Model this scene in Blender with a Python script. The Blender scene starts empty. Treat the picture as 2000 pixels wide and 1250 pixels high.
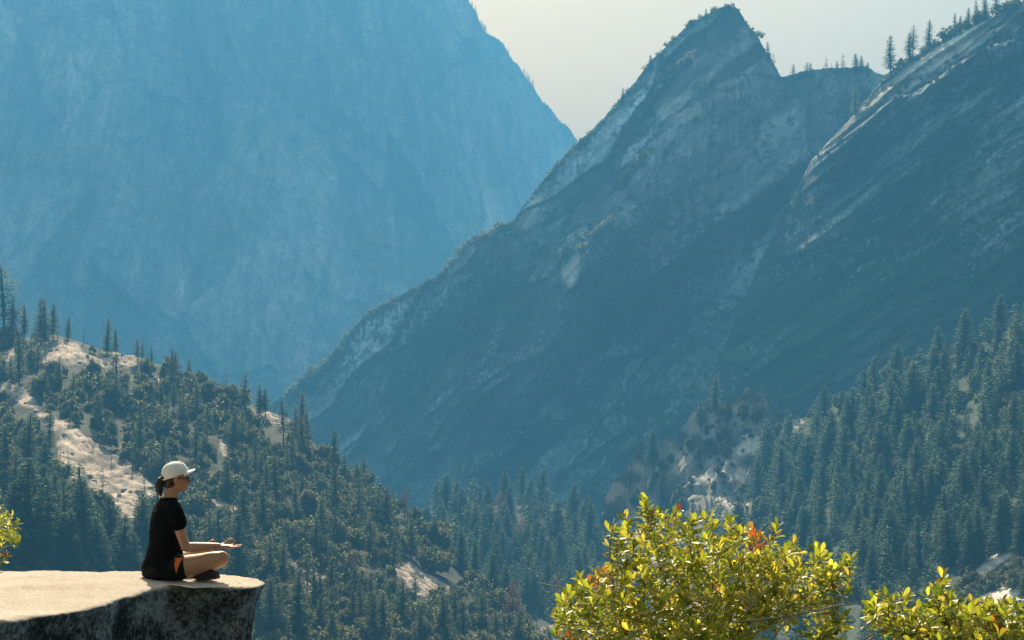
import bpy, bmesh, math, random
import numpy as np
from mathutils import Vector, Matrix, Quaternion
from mathutils.bvhtree import BVHTree

random.seed(7)
RNG = np.random.default_rng(7)
S = bpy.context.scene
COL = S.collection
R = math.radians

# ---------------------------------------------------------------- camera
FPX = 3600.0                      # focal length in photograph pixels (2000 wide)
PITCH = math.atan(115.0 / FPX)
cam_d = bpy.data.cameras.new('camera')
cam_d.sensor_width = 36.0
cam_d.lens = 36.0 * FPX / 2000.0
cam_d.clip_start = 0.1
cam_d.clip_end = 30000.0
cam = bpy.data.objects.new('camera', cam_d)
cam.rotation_euler = (R(90) + PITCH, 0, 0)
COL.objects.link(cam)
S.camera = cam

# ---------------------------------------------------------------- sky, sun, exposure
SUN_EL, SUN_AZ = R(41), R(-9)
world = bpy.data.worlds.new('World')
S.world = world
world.use_nodes = True
wn = world.node_tree.nodes
bg = wn['Background']
sky = wn.new('ShaderNodeTexSky')
sky.sky_type = 'NISHITA'
sky.sun_disc = False
sky.sun_elevation = SUN_EL
sky.sun_rotation = SUN_AZ
sky.air_density = 3.0
sky.dust_density = 9.0
sky.ozone_density = 0.0
tint = wn.new('ShaderNodeMix')
tint.data_type = 'RGBA'
tint.blend_type = 'MULTIPLY'
tint.inputs[0].default_value = 1.0
tint.inputs[7].default_value = (1.0, 0.92, 0.80, 1)     # tint added over the whole sky to warm its light
world.node_tree.links.new(sky.outputs[0], tint.inputs[6])
world.node_tree.links.new(tint.outputs[2], bg.inputs[0])
bg.inputs[1].default_value = 0.054

sun_d = bpy.data.lights.new('sun', 'SUN')
sun_d.energy = 5.0
sun_d.angle = R(0.5)
sun_d.color = (1.0, 0.86, 0.61)
sun = bpy.data.objects.new('sun', sun_d)
sdir = Vector((math.sin(SUN_AZ) * math.cos(SUN_EL), math.cos(SUN_AZ) * math.cos(SUN_EL), math.sin(SUN_EL)))
sun.rotation_euler = (-sdir).to_track_quat('-Z', 'Y').to_euler()
COL.objects.link(sun)

S.view_settings.view_transform = 'Standard'
S.view_settings.look = 'None'
S.view_settings.gamma = 1.0
S.view_settings.use_curve_mapping = False
S.view_settings.exposure = 1.27
S.cycles.use_denoising = True
S.cycles.max_bounces = 6
S.cycles.diffuse_bounces = 3
S.cycles.transmission_bounces = 3
S.cycles.volume_bounces = 1
S.cycles.use_adaptive_sampling = True
S.cycles.adaptive_threshold = 0.015

# ---------------------------------------------------------------- helpers
ST, CT = math.sin(PITCH), math.cos(PITCH)


def at(px, py, Y):
    """world point on the sight line of a photograph pixel, Y metres ahead of the camera"""
    xc = (np.asarray(px, float) - 1000.0) / FPX
    yc = (625.0 - np.asarray(py, float)) / FPX
    k = np.asarray(Y, float) / (CT - yc * ST)
    return xc * k, np.asarray(Y, float) + 0 * k, (ST + yc * CT) * k


def pix(x, y, z):
    d = CT * y + ST * z
    return 1000 + FPX * x / d, 625 - FPX * (CT * z - ST * y) / d


_P = np.random.default_rng(3).permutation(512) % 256
_G = np.random.default_rng(4).normal(size=(256, 3))
_G /= np.linalg.norm(_G, axis=1)[:, None]


def pnoise(x, y, z):
    x, y, z = np.broadcast_arrays(np.asarray(x, float), np.asarray(y, float), np.asarray(z, float))
    xi, yi, zi = (np.floor(a).astype(int) for a in (x, y, z))
    xf, yf, zf = x - xi, y - yi, z - zi
    u, v, w = (a * a * a * (a * (a * 6 - 15) + 10) for a in (xf, yf, zf))
    out = 0
    for i in (0, 1):
        for j in (0, 1):
            for k in (0, 1):
                h = _P[(_P[(_P[(xi + i) & 255] + yi + j) & 255] + zi + k) & 255]
                g = _G[h]
                d = g[..., 0] * (xf - i) + g[..., 1] * (yf - j) + g[..., 2] * (zf - k)
                out = out + d * (u if i else 1 - u) * (v if j else 1 - v) * (w if k else 1 - w)
    return out * 1.5


def fbm(x, y, z, octs=5, gain=0.5, ridged=False):
    a, s, t = 1.0, 0.0, 0.0
    for o in range(octs):
        n = pnoise(x * 2 ** o + 17.3 * o, y * 2 ** o + 5.1 * o, z * 2 ** o + 9.7 * o)
        s = s + a * ((1 - 2 * np.abs(n)) if ridged else n)
        t += a
        a *= gain
    return s / t


def smooth(e0, e1, x):
    t = np.clip((x - e0) / (e1 - e0), 0, 1)
    return t * t * (3 - 2 * t)


def mesh_np(name, V, F, mats=(), smooth_=True, midx=None, attrs=None):
    """V (n,3); F (m,3) or (m,4) int array, or a list of lists"""
    me = bpy.data.meshes.new(name)
    V = np.asarray(V, float)
    if isinstance(F, np.ndarray):
        me.vertices.add(len(V))
        me.vertices.foreach_set('co', V.ravel())
        k = F.shape[1]
        me.loops.add(F.size)
        me.loops.foreach_set('vertex_index', F.ravel().astype(np.int32))
        me.polygons.add(len(F))
        me.polygons.foreach_set('loop_start', np.arange(0, F.size, k, dtype=np.int32))
        me.polygons.foreach_set('loop_total', np.full(len(F), k, dtype=np.int32))
    else:
        me.from_pydata([tuple(v) for v in V], [], [tuple(f) for f in F])
    for m in mats:
        me.materials.append(m)
    if midx is not None:
        me.polygons.foreach_set('material_index', np.asarray(midx, dtype=np.int32))
    me.update(calc_edges=True)
    me.validate()
    if smooth_:
        me.polygons.foreach_set('use_smooth', np.ones(len(me.polygons), dtype=bool))
    for k, a in (attrs or {}).items():
        at_ = me.attributes.new(k, 'FLOAT', 'POINT')
        at_.data.foreach_set('value', np.asarray(a, dtype=np.float32).ravel())
    return me


def link(name, me, parent=None):
    o = bpy.data.objects.new(name, me)
    COL.objects.link(o)
    if parent is not None:
        o.parent = parent
    return o


def tag(o, label=None, cat=None, group=None, kind=None):
    for k, v in (('label', label), ('category', cat), ('group', group), ('kind', kind)):
        if v:
            o[k] = v
    return o


def grid_faces(nr, nc):
    i = np.arange((nr - 1) * (nc - 1))
    r, c = i // (nc - 1), i % (nc - 1)
    a = r * nc + c
    return np.stack([a, a + 1, a + nc + 1, a + nc], 1)


# ---------------------------------------------------------------- materials
def new_mat(name):
    m = bpy.data.materials.new(name)
    m.use_nodes = True
    nt = m.node_tree
    nt.nodes.clear()
    return m, nt, (lambda t, **k: _node(nt, t, k))


def _node(nt, t, k):
    n = nt.nodes.new(t)
    for a, b in k.items():
        setattr(n, a, b)
    return n


def ramp(N, stops):
    r = N('ShaderNodeValToRGB')
    el = r.color_ramp.elements
    while len(el) < len(stops):
        el.new(0.5)
    for e, (p, c) in zip(el, stops):
        e.position = p
        e.color = (*c, 1) if len(c) == 3 else c
    return r


def noise_tex(N, L, vec, scale, detail=6, rough=0.6, sc3=None):
    n = N('ShaderNodeTexNoise')
    n.inputs['Scale'].default_value = scale
    n.inputs['Detail'].default_value = detail
    n.inputs['Roughness'].default_value = rough
    if sc3:
        mp = N('ShaderNodeMapping')
        mp.inputs['Scale'].default_value = sc3[:3]
        if len(sc3) > 3:
            mp.inputs['Rotation'].default_value = sc3[3:]
        L(vec, mp.inputs[0])
        L(mp.outputs[0], n.inputs[0])
    else:
        L(vec, n.inputs[0])
    return n


def mixc(N, L, fac, a, b, mode='MIX'):
    m = N('ShaderNodeMix', data_type='RGBA', blend_type=mode)
    for inp, v in ((m.inputs[0], fac), (m.inputs[6], a), (m.inputs[7], b)):
        if isinstance(v, (int, float)):
            inp.default_value = v
        elif isinstance(v, tuple):
            inp.default_value = (*v, 1)
        else:
            L(v, inp)
    return m.outputs[2]


def rock_material(name, light, dark, veg, s, streak, bump, vegamt=0.5, scar=None):
    """granite: broad tone, stretched stains, growth where attribute 'veg' asks for it, bare paler rock at 'bare'"""
    m, nt, N = new_mat(name)
    L = nt.links.new
    tc = N('ShaderNodeTexCoord')
    ob = tc.outputs['Object']
    n1 = noise_tex(N, L, ob, s, 8, 0.62)
    n2 = noise_tex(N, L, ob, s * 6, 8, 0.65, streak)
    n3 = noise_tex(N, L, ob, s * 22, 6, 0.7)
    r1 = ramp(N, [(0.3, dark), (0.7, light)])
    L(n1.outputs[0], r1.inputs[0])
    r2 = ramp(N, [(0.35, (0.45, 0.45, 0.46)), (0.62, (1.15, 1.12, 1.08))])
    L(n2.outputs[0], r2.inputs[0])
    c = mixc(N, L, 0.85, r1.outputs[0], r2.outputs[0], 'MULTIPLY')
    r3 = ramp(N, [(0.38, (0.42, 0.42, 0.42)), (0.64, (1.4, 1.4, 1.4))])
    L(n3.outputs[0], r3.inputs[0])
    c = mixc(N, L, 0.6, c, r3.outputs[0], 'MULTIPLY')
    at_ = N('ShaderNodeAttribute', attribute_name='tone')
    tn = N('ShaderNodeCombineXYZ')
    for q in range(3):
        L(at_.outputs['Fac'], tn.inputs[q])
    ab = N('ShaderNodeAttribute', attribute_name='bare')
    c = mixc(N, L, ab.outputs['Fac'], c, mixc(N, L, 0.7, scar or light, r3.outputs[0], 'MULTIPLY'))
    av = N('ShaderNodeAttribute', attribute_name='veg')
    nv = noise_tex(N, L, ob, s * 14, 7, 0.7)
    add = N('ShaderNodeMath', operation='ADD')
    L(nv.outputs[0], add.inputs[0])
    sb = N('ShaderNodeMath', operation='SUBTRACT')
    L(av.outputs['Fac'], sb.inputs[0])
    L(ab.outputs['Fac'], sb.inputs[1])
    L(sb.outputs[0], add.inputs[1])
    rv = ramp(N, [(1.0 - vegamt - 0.04, (0, 0, 0)), (1.0 - vegamt + 0.04, (1, 1, 1))])
    L(add.outputs[0], rv.inputs[0])
    c = mixc(N, L, rv.outputs[0], c, veg)
    c = mixc(N, L, 1.0, c, tn.outputs[0], 'MULTIPLY')
    b = N('ShaderNodeBsdfPrincipled')
    b.inputs['Roughness'].default_value = 0.9
    b.inputs['Specular IOR Level'].default_value = 0.2
    L(c, b.inputs['Base Color'])
    bp = N('ShaderNodeBump')
    bp.inputs['Strength'].default_value = 1.0
    bp.inputs['Distance'].default_value = bump
    ad2 = N('ShaderNodeMath', operation='MULTIPLY_ADD')
    L(n3.outputs[0], ad2.inputs[0])
    ad2.inputs[1].default_value = 0.4
    L(n2.outputs[0], ad2.inputs[2])
    L(ad2.outputs[0], bp.inputs['Height'])
    L(bp.outputs[0], b.inputs['Normal'])
    o = N('ShaderNodeOutputMaterial')
    L(b.outputs[0], o.inputs[0])
    return m


def foliage_material(name, stops, trans=0.4, tint=(1.3, 1.25, 0.6), gloss=0.0, rough=0.5):
    """leaf: colour differs from plant to plant and from leaf to leaf; light passes through"""
    m, nt, N = new_mat(name)
    L = nt.links.new
    oi = N('ShaderNodeObjectInfo')
    ge = N('ShaderNodeNewGeometry')
    ad = N('ShaderNodeMath', operation='ADD')
    L(oi.outputs['Random'], ad.inputs[0])
    L(ge.outputs['Random Per Island'], ad.inputs[1])
    fr = N('ShaderNodeMath', operation='FRACT')
    L(ad.outputs[0], fr.inputs[0])
    rp = ramp(N, stops)
    L(fr.outputs[0], rp.inputs[0])
    d = N('ShaderNodeBsdfDiffuse')
    L(rp.outputs[0], d.inputs[0])
    t = N('ShaderNodeBsdfTranslucent')
    L(mixc(N, L, 1.0, rp.outputs[0], tint, 'MULTIPLY'), t.inputs[0])
    mx = N('ShaderNodeMixShader')
    mx.inputs[0].default_value = trans
    L(d.outputs[0], mx.inputs[1])
    L(t.outputs[0], mx.inputs[2])
    out = mx.outputs[0]
    if gloss:
        g = N('ShaderNodeBsdfGlossy')
        g.inputs['Roughness'].default_value = rough
        g.inputs[0].default_value = (0.9, 0.9, 0.85, 1)
        m2 = N('ShaderNodeMixShader')
        fz = N('ShaderNodeFresnel')
        fz.inputs[0].default_value = 1.4
        mu = N('ShaderNodeMath', operation='MULTIPLY')
        mu.inputs[1].default_value = gloss
        L(fz.outputs[0], mu.inputs[0])
        L(mu.outputs[0], m2.inputs[0])
        L(out, m2.inputs[1])
        L(g.outputs[0], m2.inputs[2])
        out = m2.outputs[0]
    o = N('ShaderNodeOutputMaterial')
    L(out, o.inputs[0])
    return m


def plain_material(name, col, rough=0.7, var=0.0, scale=8.0, bump=0.0, spec=0.3, sheen=0.0, sss=0.0):
    m, nt, N = new_mat(name)
    L = nt.links.new
    b = N('ShaderNodeBsdfPrincipled')
    b.inputs['Base Color'].default_value = (*col, 1)
    b.inputs['Roughness'].default_value = rough
    b.inputs['Specular IOR Level'].default_value = spec
    if sheen:
        b.inputs['Sheen Weight'].default_value = sheen
    if sss:
        b.inputs['Subsurface Weight'].default_value = sss
        b.inputs['Subsurface Radius'].default_value = (0.01, 0.004, 0.002)
    if var or bump:
        tc = N('ShaderNodeTexCoord')
        n = noise_tex(N, L, tc.outputs['Object'], scale, 6, 0.6)
        if var:
            r = ramp(N, [(0.3, tuple(c * (1 - var) for c in col)), (0.7, tuple(min(1, c * (1 + var)) for c in col))])
            L(n.outputs[0], r.inputs[0])
            L(r.outputs[0], b.inputs['Base Color'])
        if bump:
            bp = N('ShaderNodeBump')
            bp.inputs['Distance'].default_value = bump
            L(n.outputs[0], bp.inputs['Height'])
            L(bp.outputs[0], b.inputs['Normal'])
    o = N('ShaderNodeOutputMaterial')
    L(b.outputs[0], o.inputs[0])
    return m


M_far = rock_material('far_granite', (0.58, 0.49, 0.38), (0.15, 0.13, 0.11), (0.05, 0.07, 0.04), 0.0045, (1.3, 1, 0.35), 5.0, 0.30)
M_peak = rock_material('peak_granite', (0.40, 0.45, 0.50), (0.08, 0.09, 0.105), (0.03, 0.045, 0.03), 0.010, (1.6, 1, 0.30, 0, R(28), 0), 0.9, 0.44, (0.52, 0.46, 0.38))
M_hill = rock_material('hill_ground', (0.10, 0.08, 0.055), (0.045, 0.042, 0.03), (0.028, 0.038, 0.02), 0.03, (1, 1, 1), 0.3, 0.48, (0.52, 0.42, 0.34))
M_floor = rock_material('forest_floor', (0.075, 0.068, 0.052), (0.035, 0.035, 0.028), (0.022, 0.034, 0.02), 0.03, (1, 1, 1), 0.5, 0.5, (0.42, 0.37, 0.32))
for m_ in (M_far, M_peak, M_hill, M_floor):
    pass
M_pine = foliage_material('pine_needles', [(0.0, (0.075, 0.10, 0.07)), (0.5, (0.10, 0.12, 0.08)), (1.0, (0.13, 0.14, 0.105))], 0.55, (1.75, 1.75, 1.5))
M_fir = foliage_material('fir_needles', [(0.0, (0.07, 0.10, 0.078)), (0.5, (0.09, 0.12, 0.09)), (1.0, (0.115, 0.14, 0.11))], 0.55, (1.7, 1.8, 1.6))
M_dead = foliage_material('dry_needles', [(0.0, (0.16, 0.08, 0.06)), (1.0, (0.26, 0.13, 0.10))], 0.35, (1.2, 0.9, 0.8))
M_shrub = foliage_material('shrub_leaves', [(0.0, (0.07, 0.085, 0.045)), (0.5, (0.115, 0.12, 0.075)), (1.0, (0.17, 0.165, 0.11))], 0.54, (1.75, 1.7, 1.3))
M_bark = plain_material('bark', (0.10, 0.075, 0.055), 0.9, 0.4, 2.0)
M_grey = plain_material('weathered_wood', (0.20, 0.18, 0.16), 0.9, 0.3, 2.0)
M_stone = plain_material('boulder_granite', (0.38, 0.34, 0.30), 0.9, 0.35, 0.5, 0.4)


# ---------------------------------------------------------------- terrain
def poly_mask(px, py, polys, soft=5.0):
    """soft mask of photograph-pixel polygons, for where bare granite lies"""
    out = np.zeros(px.shape)
    for P in polys:
        P = np.asarray(P, float)
        inside = np.zeros(px.shape, bool)
        dmin = np.full(px.shape, 1e9)
        for (x1, y1), (x2, y2) in zip(P, np.roll(P, -1, 0)):
            c = ((y1 > py) != (y2 > py)) & (px < (x2 - x1) * (py - y1) / (y2 - y1 + 1e-9) + x1)
            inside ^= c
            dx, dy = x2 - x1, y2 - y1
            t = np.clip(((px - x1) * dx + (py - y1) * dy) / (dx * dx + dy * dy + 1e-9), 0, 1)
            dmin = np.minimum(dmin, np.hypot(px - x1 - t * dx, py - y1 - t * dy))
        sd = np.where(inside, dmin, -dmin)
        out = np.maximum(out, np.clip(0.5 + sd / (2 * soft), 0, 1))
    return out


def interp(pts, x):
    p = np.asarray(pts, float)
    return np.interp(x, p[:, 0], p[:, 1])


BVH = {}


def add_terrain(name, V, nr, nc, mat, label, attrs):
    F = grid_faces(nr, nc)
    me = mesh_np(name, V, F, [mat], True, None, attrs)
    o = link(name, me)
    tag(o, label, kind='structure')
    BVH[name] = BVHTree.FromPolygons([tuple(v) for v in V], F.tolist())
    return o


FLOOR_Z = -230.0


def face_sheet(name, pxs, ridge, depth, slope, zmin, dz, mat, label, disp, ridge_rag, ledges=(), veg=None, bare=(), back=60, tone=None):
    """a mountain: ridge line, face falling towards the valley, back falling away"""
    yr = interp(ridge, pxs)
    Yr = interp(depth, pxs)
    X0, Y0, Z0 = at(pxs, yr, Yr)
    Z0 = Z0 + ridge_rag(X0)
    nf = int((Z0.max() - zmin) / dz) + 2
    nb = 14
    rows = []
    vb = np.linspace(1, 0, nb, endpoint=False)
    for v in vb:
        z = Z0 + (FLOOR_Z - Z0) * v
        y = Y0 + (Z0 - z) / math.tan(R(back))
        rows.append((X0 * (1 + (y / Y0 - 1) * 0.3), y, z))
    t = np.linspace(0, 1, nf)
    ks = X0 / Y0
    for v in t:
        z = Z0 + (zmin - Z0) * v
        h = Z0 - z
        tanm = np.tan(np.radians(slope(ks, z, h)))
        y = Y0 - h / tanm
        rows.append((ks * y, y, z))
    Xa = np.array([r[0] for r in rows]); Ya = np.array([r[1] for r in rows]); Za = np.array([r[2] for r in rows])
    H = Z0[None] - Za
    pxa, pya = pix(Xa, Ya, Za)
    d = disp(Xa, Ya, Za, H, pxa, pya)
    for pts, step, width in ledges:
        P = np.asarray(pts, float)
        o = np.argsort(P[:, 0])
        yl = np.interp(pxa, P[o, 0], P[o, 1])
        edge = smooth(P[o, 0][0] - 25, P[o, 0][0] + 10, pxa) * (1 - smooth(P[o, 0][-1] - 10, P[o, 0][-1] + 25, pxa))
        rag = 6 * pnoise(Xa / 25, Za / 25, 3.3)
        below = smooth(-1.0, width, pya - yl + rag)
        fade = 1 - smooth(20, 190, pya - yl)
        d = d + step * edge * below * fade
    front = np.zeros_like(Xa); front[nb:] = 1
    Ya = Ya - d * front
    Xa = Xa - d * front * (Xa / np.maximum(Ya, 1)) * 1.0
    vg = veg(Xa, Ya, Za, H, pxa, pya) if veg else np.zeros_like(Xa)
    ba = poly_mask(pxa, pya, bare, 6) if len(bare) else np.zeros_like(Xa)
    V = np.stack([Xa, Ya, Za], -1).reshape(-1, 3)
    return add_terrain(name, V, len(rows), len(pxs), mat, label, {'veg': vg, 'bare': ba, 'tone': tone(Xa, Ya, Za, pxa, pya) if tone else np.ones_like(Xa)})


def lines(n, w):
    """thin dark joints where a noise field crosses zero"""
    return np.exp(-(n / w) ** 2)


def facets(x, z, seed, n, tilt):
    """piecewise flat panels: each cell of a jittered pattern is a plane of its own tilt"""
    rr = np.random.default_rng(seed)
    xi, zi = np.floor(x).astype(int), np.floor(z).astype(int)
    J = rr.random((64, 64, 2)); T = rr.normal(size=(64, 64, 3))
    best = np.full(x.shape, 1e9); sec = np.full(x.shape, 1e9); val = np.zeros(x.shape)
    for dx in (-1, 0, 1):
        for dz in (-1, 0, 1):
            a, b = (xi + dx) & 63, (zi + dz) & 63
            cx, cz = xi + dx + J[a, b, 0], zi + dz + J[a, b, 1]
            d = np.hypot(x - cx, z - cz)
            v = T[a, b, 0] + tilt * (T[a, b, 1] * (x - cx) + T[a, b, 2] * (z - cz))
            m = d < best
            sec = np.where(m, best, np.minimum(sec, d))
            val = np.where(m, v, val)
            best = np.where(m, d, best)
    return val, sec - best


# far canyon wall, about 4.5 km away
def far_disp(X, Y, Z, H, px, py):
    wx, wz = 30 * fbm(X / 120, Z / 200, 40.0, 3), 40 * fbm(X / 150, Z / 150, 43.0, 3)
    big = 150 * fbm(X / 700, Z / 2200, 1.7, 3)
    f1, e1 = facets((X + wx) / 260, (Z + wz) / 520, 5, 0, 1.3)
    f2, e2 = facets((X * 0.94 + Z * 0.34 + wx) / 95, (Z * 0.94 - X * 0.34 + wz) / 420, 6, 0, 1.2)
    f3, e3 = facets((X + 0.5 * wx) / 34, (Z + wz) / 95, 7, 0, 1.0)
    mid = 18 * f1 + 15 * f2 + 5.5 * f3 + 9 * fbm(X / 26, Z / 60, 2.2, 4, 0.6)
    # thin exfoliation sheets slanting down to the right near the foot
    w = (X * 0.62 + Z * 0.78) / 70 + 1.2 * fbm(X / 260, Z / 260, 6.6, 3)
    slab = 26 * ((w % 1.0) ** 2) * (1 - smooth(0, 330, Z)) * smooth(-620, -250, X)
    arete = 150 * np.exp(-((px - 850 - (py - 200) * 0.25) / 90.0) ** 2)
    return (big + mid + slab + arete) * smooth(0, 160, H) + 10 * fbm(X / 30, Z / 30, 9.9, 3)


def far_tone(X, Y, Z, px, py):
    wx, wz = 30 * fbm(X / 120, Z / 200, 40.0, 3), 40 * fbm(X / 150, Z / 150, 43.0, 3)
    t = 1.0 + 0.8 * fbm(X / 420, Z / 520, 50.0, 4) + 0.6 * fbm(X / 60, Z / 420, 51.0, 4) + 0.7 * fbm(X / 17, Z / 240, 52.0, 4) + 0.35 * fbm(X / 22, Z / 30, 56.0, 3)
    f1, e1 = facets((X + wx) / 260, (Z + wz) / 520, 5, 0, 1.3)
    f2, e2 = facets((X * 0.94 + Z * 0.34 + wx) / 95, (Z * 0.94 - X * 0.34 + wz) / 420, 6, 0, 1.2)
    t = t * (1 + 0.09 * f1 + 0.17 * f2) * (1 - 0.16 * lines(e1, 0.04) - 0.08 * lines(e2, 0.05))
    patch = smooth(0.0, 0.35, fbm(X / 260, Z / 330, 53.0, 3))
    t = t * (1 - 0.7 * patch * smooth(0.05, 0.4, fbm(X / 17, Z / 420, 54.0, 4)))
    t = t * (1 - 0.3 * lines(fbm((X + Z * 0.8) / 190, (Z - X * 0.8) / 900, 55.0, 3), 0.02))
    return np.clip(t, 0.12, 2.4)


face_sheet('far_canyon_wall', np.arange(-260, 1420, 3.3),
           [(-700, -420), (0, -470), (350, -430), (650, -300), (820, -130), (880, -45), (915, 0), (945, 55), (985, 95), (1005, 125), (1040, 165), (1060, 205), (1095, 240), (1120, 275), (1180, 350), (1280, 480), (1480, 700)],
           [(-700, 4300), (300, 4500), (900, 4700), (1480, 5100)],
           lambda k, z, h: 74 - 10 * smooth(500, 1400, h), -150, 5.4, M_far,
           'sheer hazy granite wall across the canyon', far_disp,
           lambda X: 34 * fbm(X / 70, 0.5, 0.5, 5, 0.6) + 9 * np.abs(pnoise(X / 9, 0.2, 3.0)),
           veg=lambda X, Y, Z, H, px, py: 0.22 * fbm(X / 220, Z / 420, 2.5, 3) + 0.10 * (1 - smooth(0, 120, H)), tone=far_tone, back=76)

# peak and long ridge, about 2 km away
def peak_disp(X, Y, Z, H, px, py):
    q = X * 0.72 + Z * 0.69            # along the dipping joints
    r = X * 0.69 - Z * 0.72            # across them
    w = 14 * fbm(X / 60, Z / 60, 60.0, 3)
    f1, e1 = facets((r + w) / 60, (q + w) / 260, 15, 0, 1.1)
    f2, e2 = facets((r + 0.6 * w) / 20, (q + w) / 95, 16, 0, 1.0)
    big = 48 * fbm(X / 230, Z / 420, 2.0, 3)
    a = 13 * f1 + 4.2 * f2 + 12 * fbm(r / 60, q / 260, 5.0, 4, 0.5, True)
    b = 2.6 * fbm(r / 13, q / 40, 7.0, 4, 0.55) + 1.0 * fbm(X / 7, Z / 10, 1.0, 3, 0.6, True)
    spur = 80 * np.exp(-((px - 1000 - (800 - py) * 0.55) / 70.0) ** 2) * smooth(300, 520, py)
    spur2 = 45 * np.exp(-((px - 1330 - (300 - py) * 0.30) / 60.0) ** 2) * smooth(40, 150, py) * (1 - smooth(350, 620, py))
    return big + (a + b) * (0.35 + 0.65 * smooth(0, 130, H)) + spur * smooth(10, 120, H) + spur2 * smooth(5, 60, H)


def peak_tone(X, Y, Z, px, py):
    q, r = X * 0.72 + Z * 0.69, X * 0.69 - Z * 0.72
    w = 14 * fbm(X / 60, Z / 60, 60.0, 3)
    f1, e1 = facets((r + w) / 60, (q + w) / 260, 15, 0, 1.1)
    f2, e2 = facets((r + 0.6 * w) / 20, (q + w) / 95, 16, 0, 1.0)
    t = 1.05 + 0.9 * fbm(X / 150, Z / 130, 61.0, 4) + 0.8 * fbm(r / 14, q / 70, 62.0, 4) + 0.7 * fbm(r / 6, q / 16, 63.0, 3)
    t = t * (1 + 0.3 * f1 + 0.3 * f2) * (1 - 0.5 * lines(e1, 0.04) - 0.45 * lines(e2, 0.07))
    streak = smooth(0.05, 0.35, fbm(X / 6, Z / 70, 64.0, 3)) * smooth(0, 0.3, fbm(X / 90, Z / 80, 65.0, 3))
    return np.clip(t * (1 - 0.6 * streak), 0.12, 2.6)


B_RIDGE = [(250, 1010), (400, 900), (480, 830), (540, 783), (600, 745), (650, 690), (690, 640), (720, 610), (760, 590), (800, 568), (850, 545), (880, 515), (920, 470), (960, 455), (1000, 440), (1020, 405), (1045, 375), (1080, 335), (1120, 290), (1150, 265), (1180, 235), (1215, 192), (1240, 165), (1270, 120), (1300, 95), (1335, 55), (1360, 38), (1400, 17), (1425, 8), (1440, 12), (1455, 38), (1465, 52), (1480, 70), (1490, 90), (1505, 115), (1525, 156), (1560, 150), (1600, 143), (1650, 138), (1690, 135), (1720, 150), (1900, 170), (2100, 160)]
B_LEDGES = [
    ([(1085, 515), (1130, 490), (1180, 452), (1195, 425)], 24, 8), ([(1195, 385), (1225, 345), (1275, 295)], 24, 8),
    ([(805, 832), (860, 770), (905, 732)], 24, 7), ([(975, 612), (1025, 600)], 18, 6),
    ([(905, 572), (950, 540), (985, 500)], 20, 6), ([(1285, 168), (1330, 130), (1365, 104)], 22, 7), ([(1150, 470), (1195, 440)], 15, 6), ([(1440, 640), (1500, 590), (1560, 560)], 14, 6), ([(880, 720), (960, 690)], 14, 6), ([(1240, 700), (1330, 640)], 14, 6),
    ([(880, 520), (920, 474), (1000, 446)], 12, 4), ([(560, 775), (640, 705)], 10, 4)]
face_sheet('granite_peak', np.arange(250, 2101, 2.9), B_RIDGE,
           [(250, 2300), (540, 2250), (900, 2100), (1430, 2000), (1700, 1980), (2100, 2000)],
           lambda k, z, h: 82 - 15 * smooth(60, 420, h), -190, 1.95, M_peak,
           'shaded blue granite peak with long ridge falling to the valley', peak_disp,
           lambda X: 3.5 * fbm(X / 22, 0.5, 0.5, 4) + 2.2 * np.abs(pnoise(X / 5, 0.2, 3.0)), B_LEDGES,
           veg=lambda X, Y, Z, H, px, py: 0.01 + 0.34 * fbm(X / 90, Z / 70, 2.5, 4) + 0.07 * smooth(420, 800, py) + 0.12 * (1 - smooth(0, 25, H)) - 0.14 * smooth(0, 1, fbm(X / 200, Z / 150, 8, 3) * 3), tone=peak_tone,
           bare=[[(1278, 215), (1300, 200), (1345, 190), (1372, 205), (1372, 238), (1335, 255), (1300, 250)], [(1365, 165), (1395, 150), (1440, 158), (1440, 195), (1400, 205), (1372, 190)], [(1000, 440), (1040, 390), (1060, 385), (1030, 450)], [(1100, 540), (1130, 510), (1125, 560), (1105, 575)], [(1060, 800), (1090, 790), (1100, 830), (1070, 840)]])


def shoulder_tone(X, Y, Z, px, py):
    q, r = X * 0.80 + Z * 0.60, X * 0.60 - Z * 0.80
    w = 8 * fbm(X / 50, Z / 50, 70.0, 3)
    f1, e1 = facets((r + w) / 26, (q + w) / 150, 25, 0, 1.0)
    f2, e2 = facets((r + w) / 9, (q + w) / 60, 26, 0, 1.0)
    t = 0.95 + 0.8 * fbm(X / 120, Z / 120, 71.0, 4) + 0.8 * fbm(r / 8, q / 90, 72.0, 4) + 0.6 * fbm(r / 4, q / 14, 73.0, 3)
    return np.clip(t * (1 + 0.25 * f1 + 0.2 * f2) * (1 - 0.6 * lines(e1, 0.06) - 0.5 * lines(e2, 0.1)), 0.2, 2.8)


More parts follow.
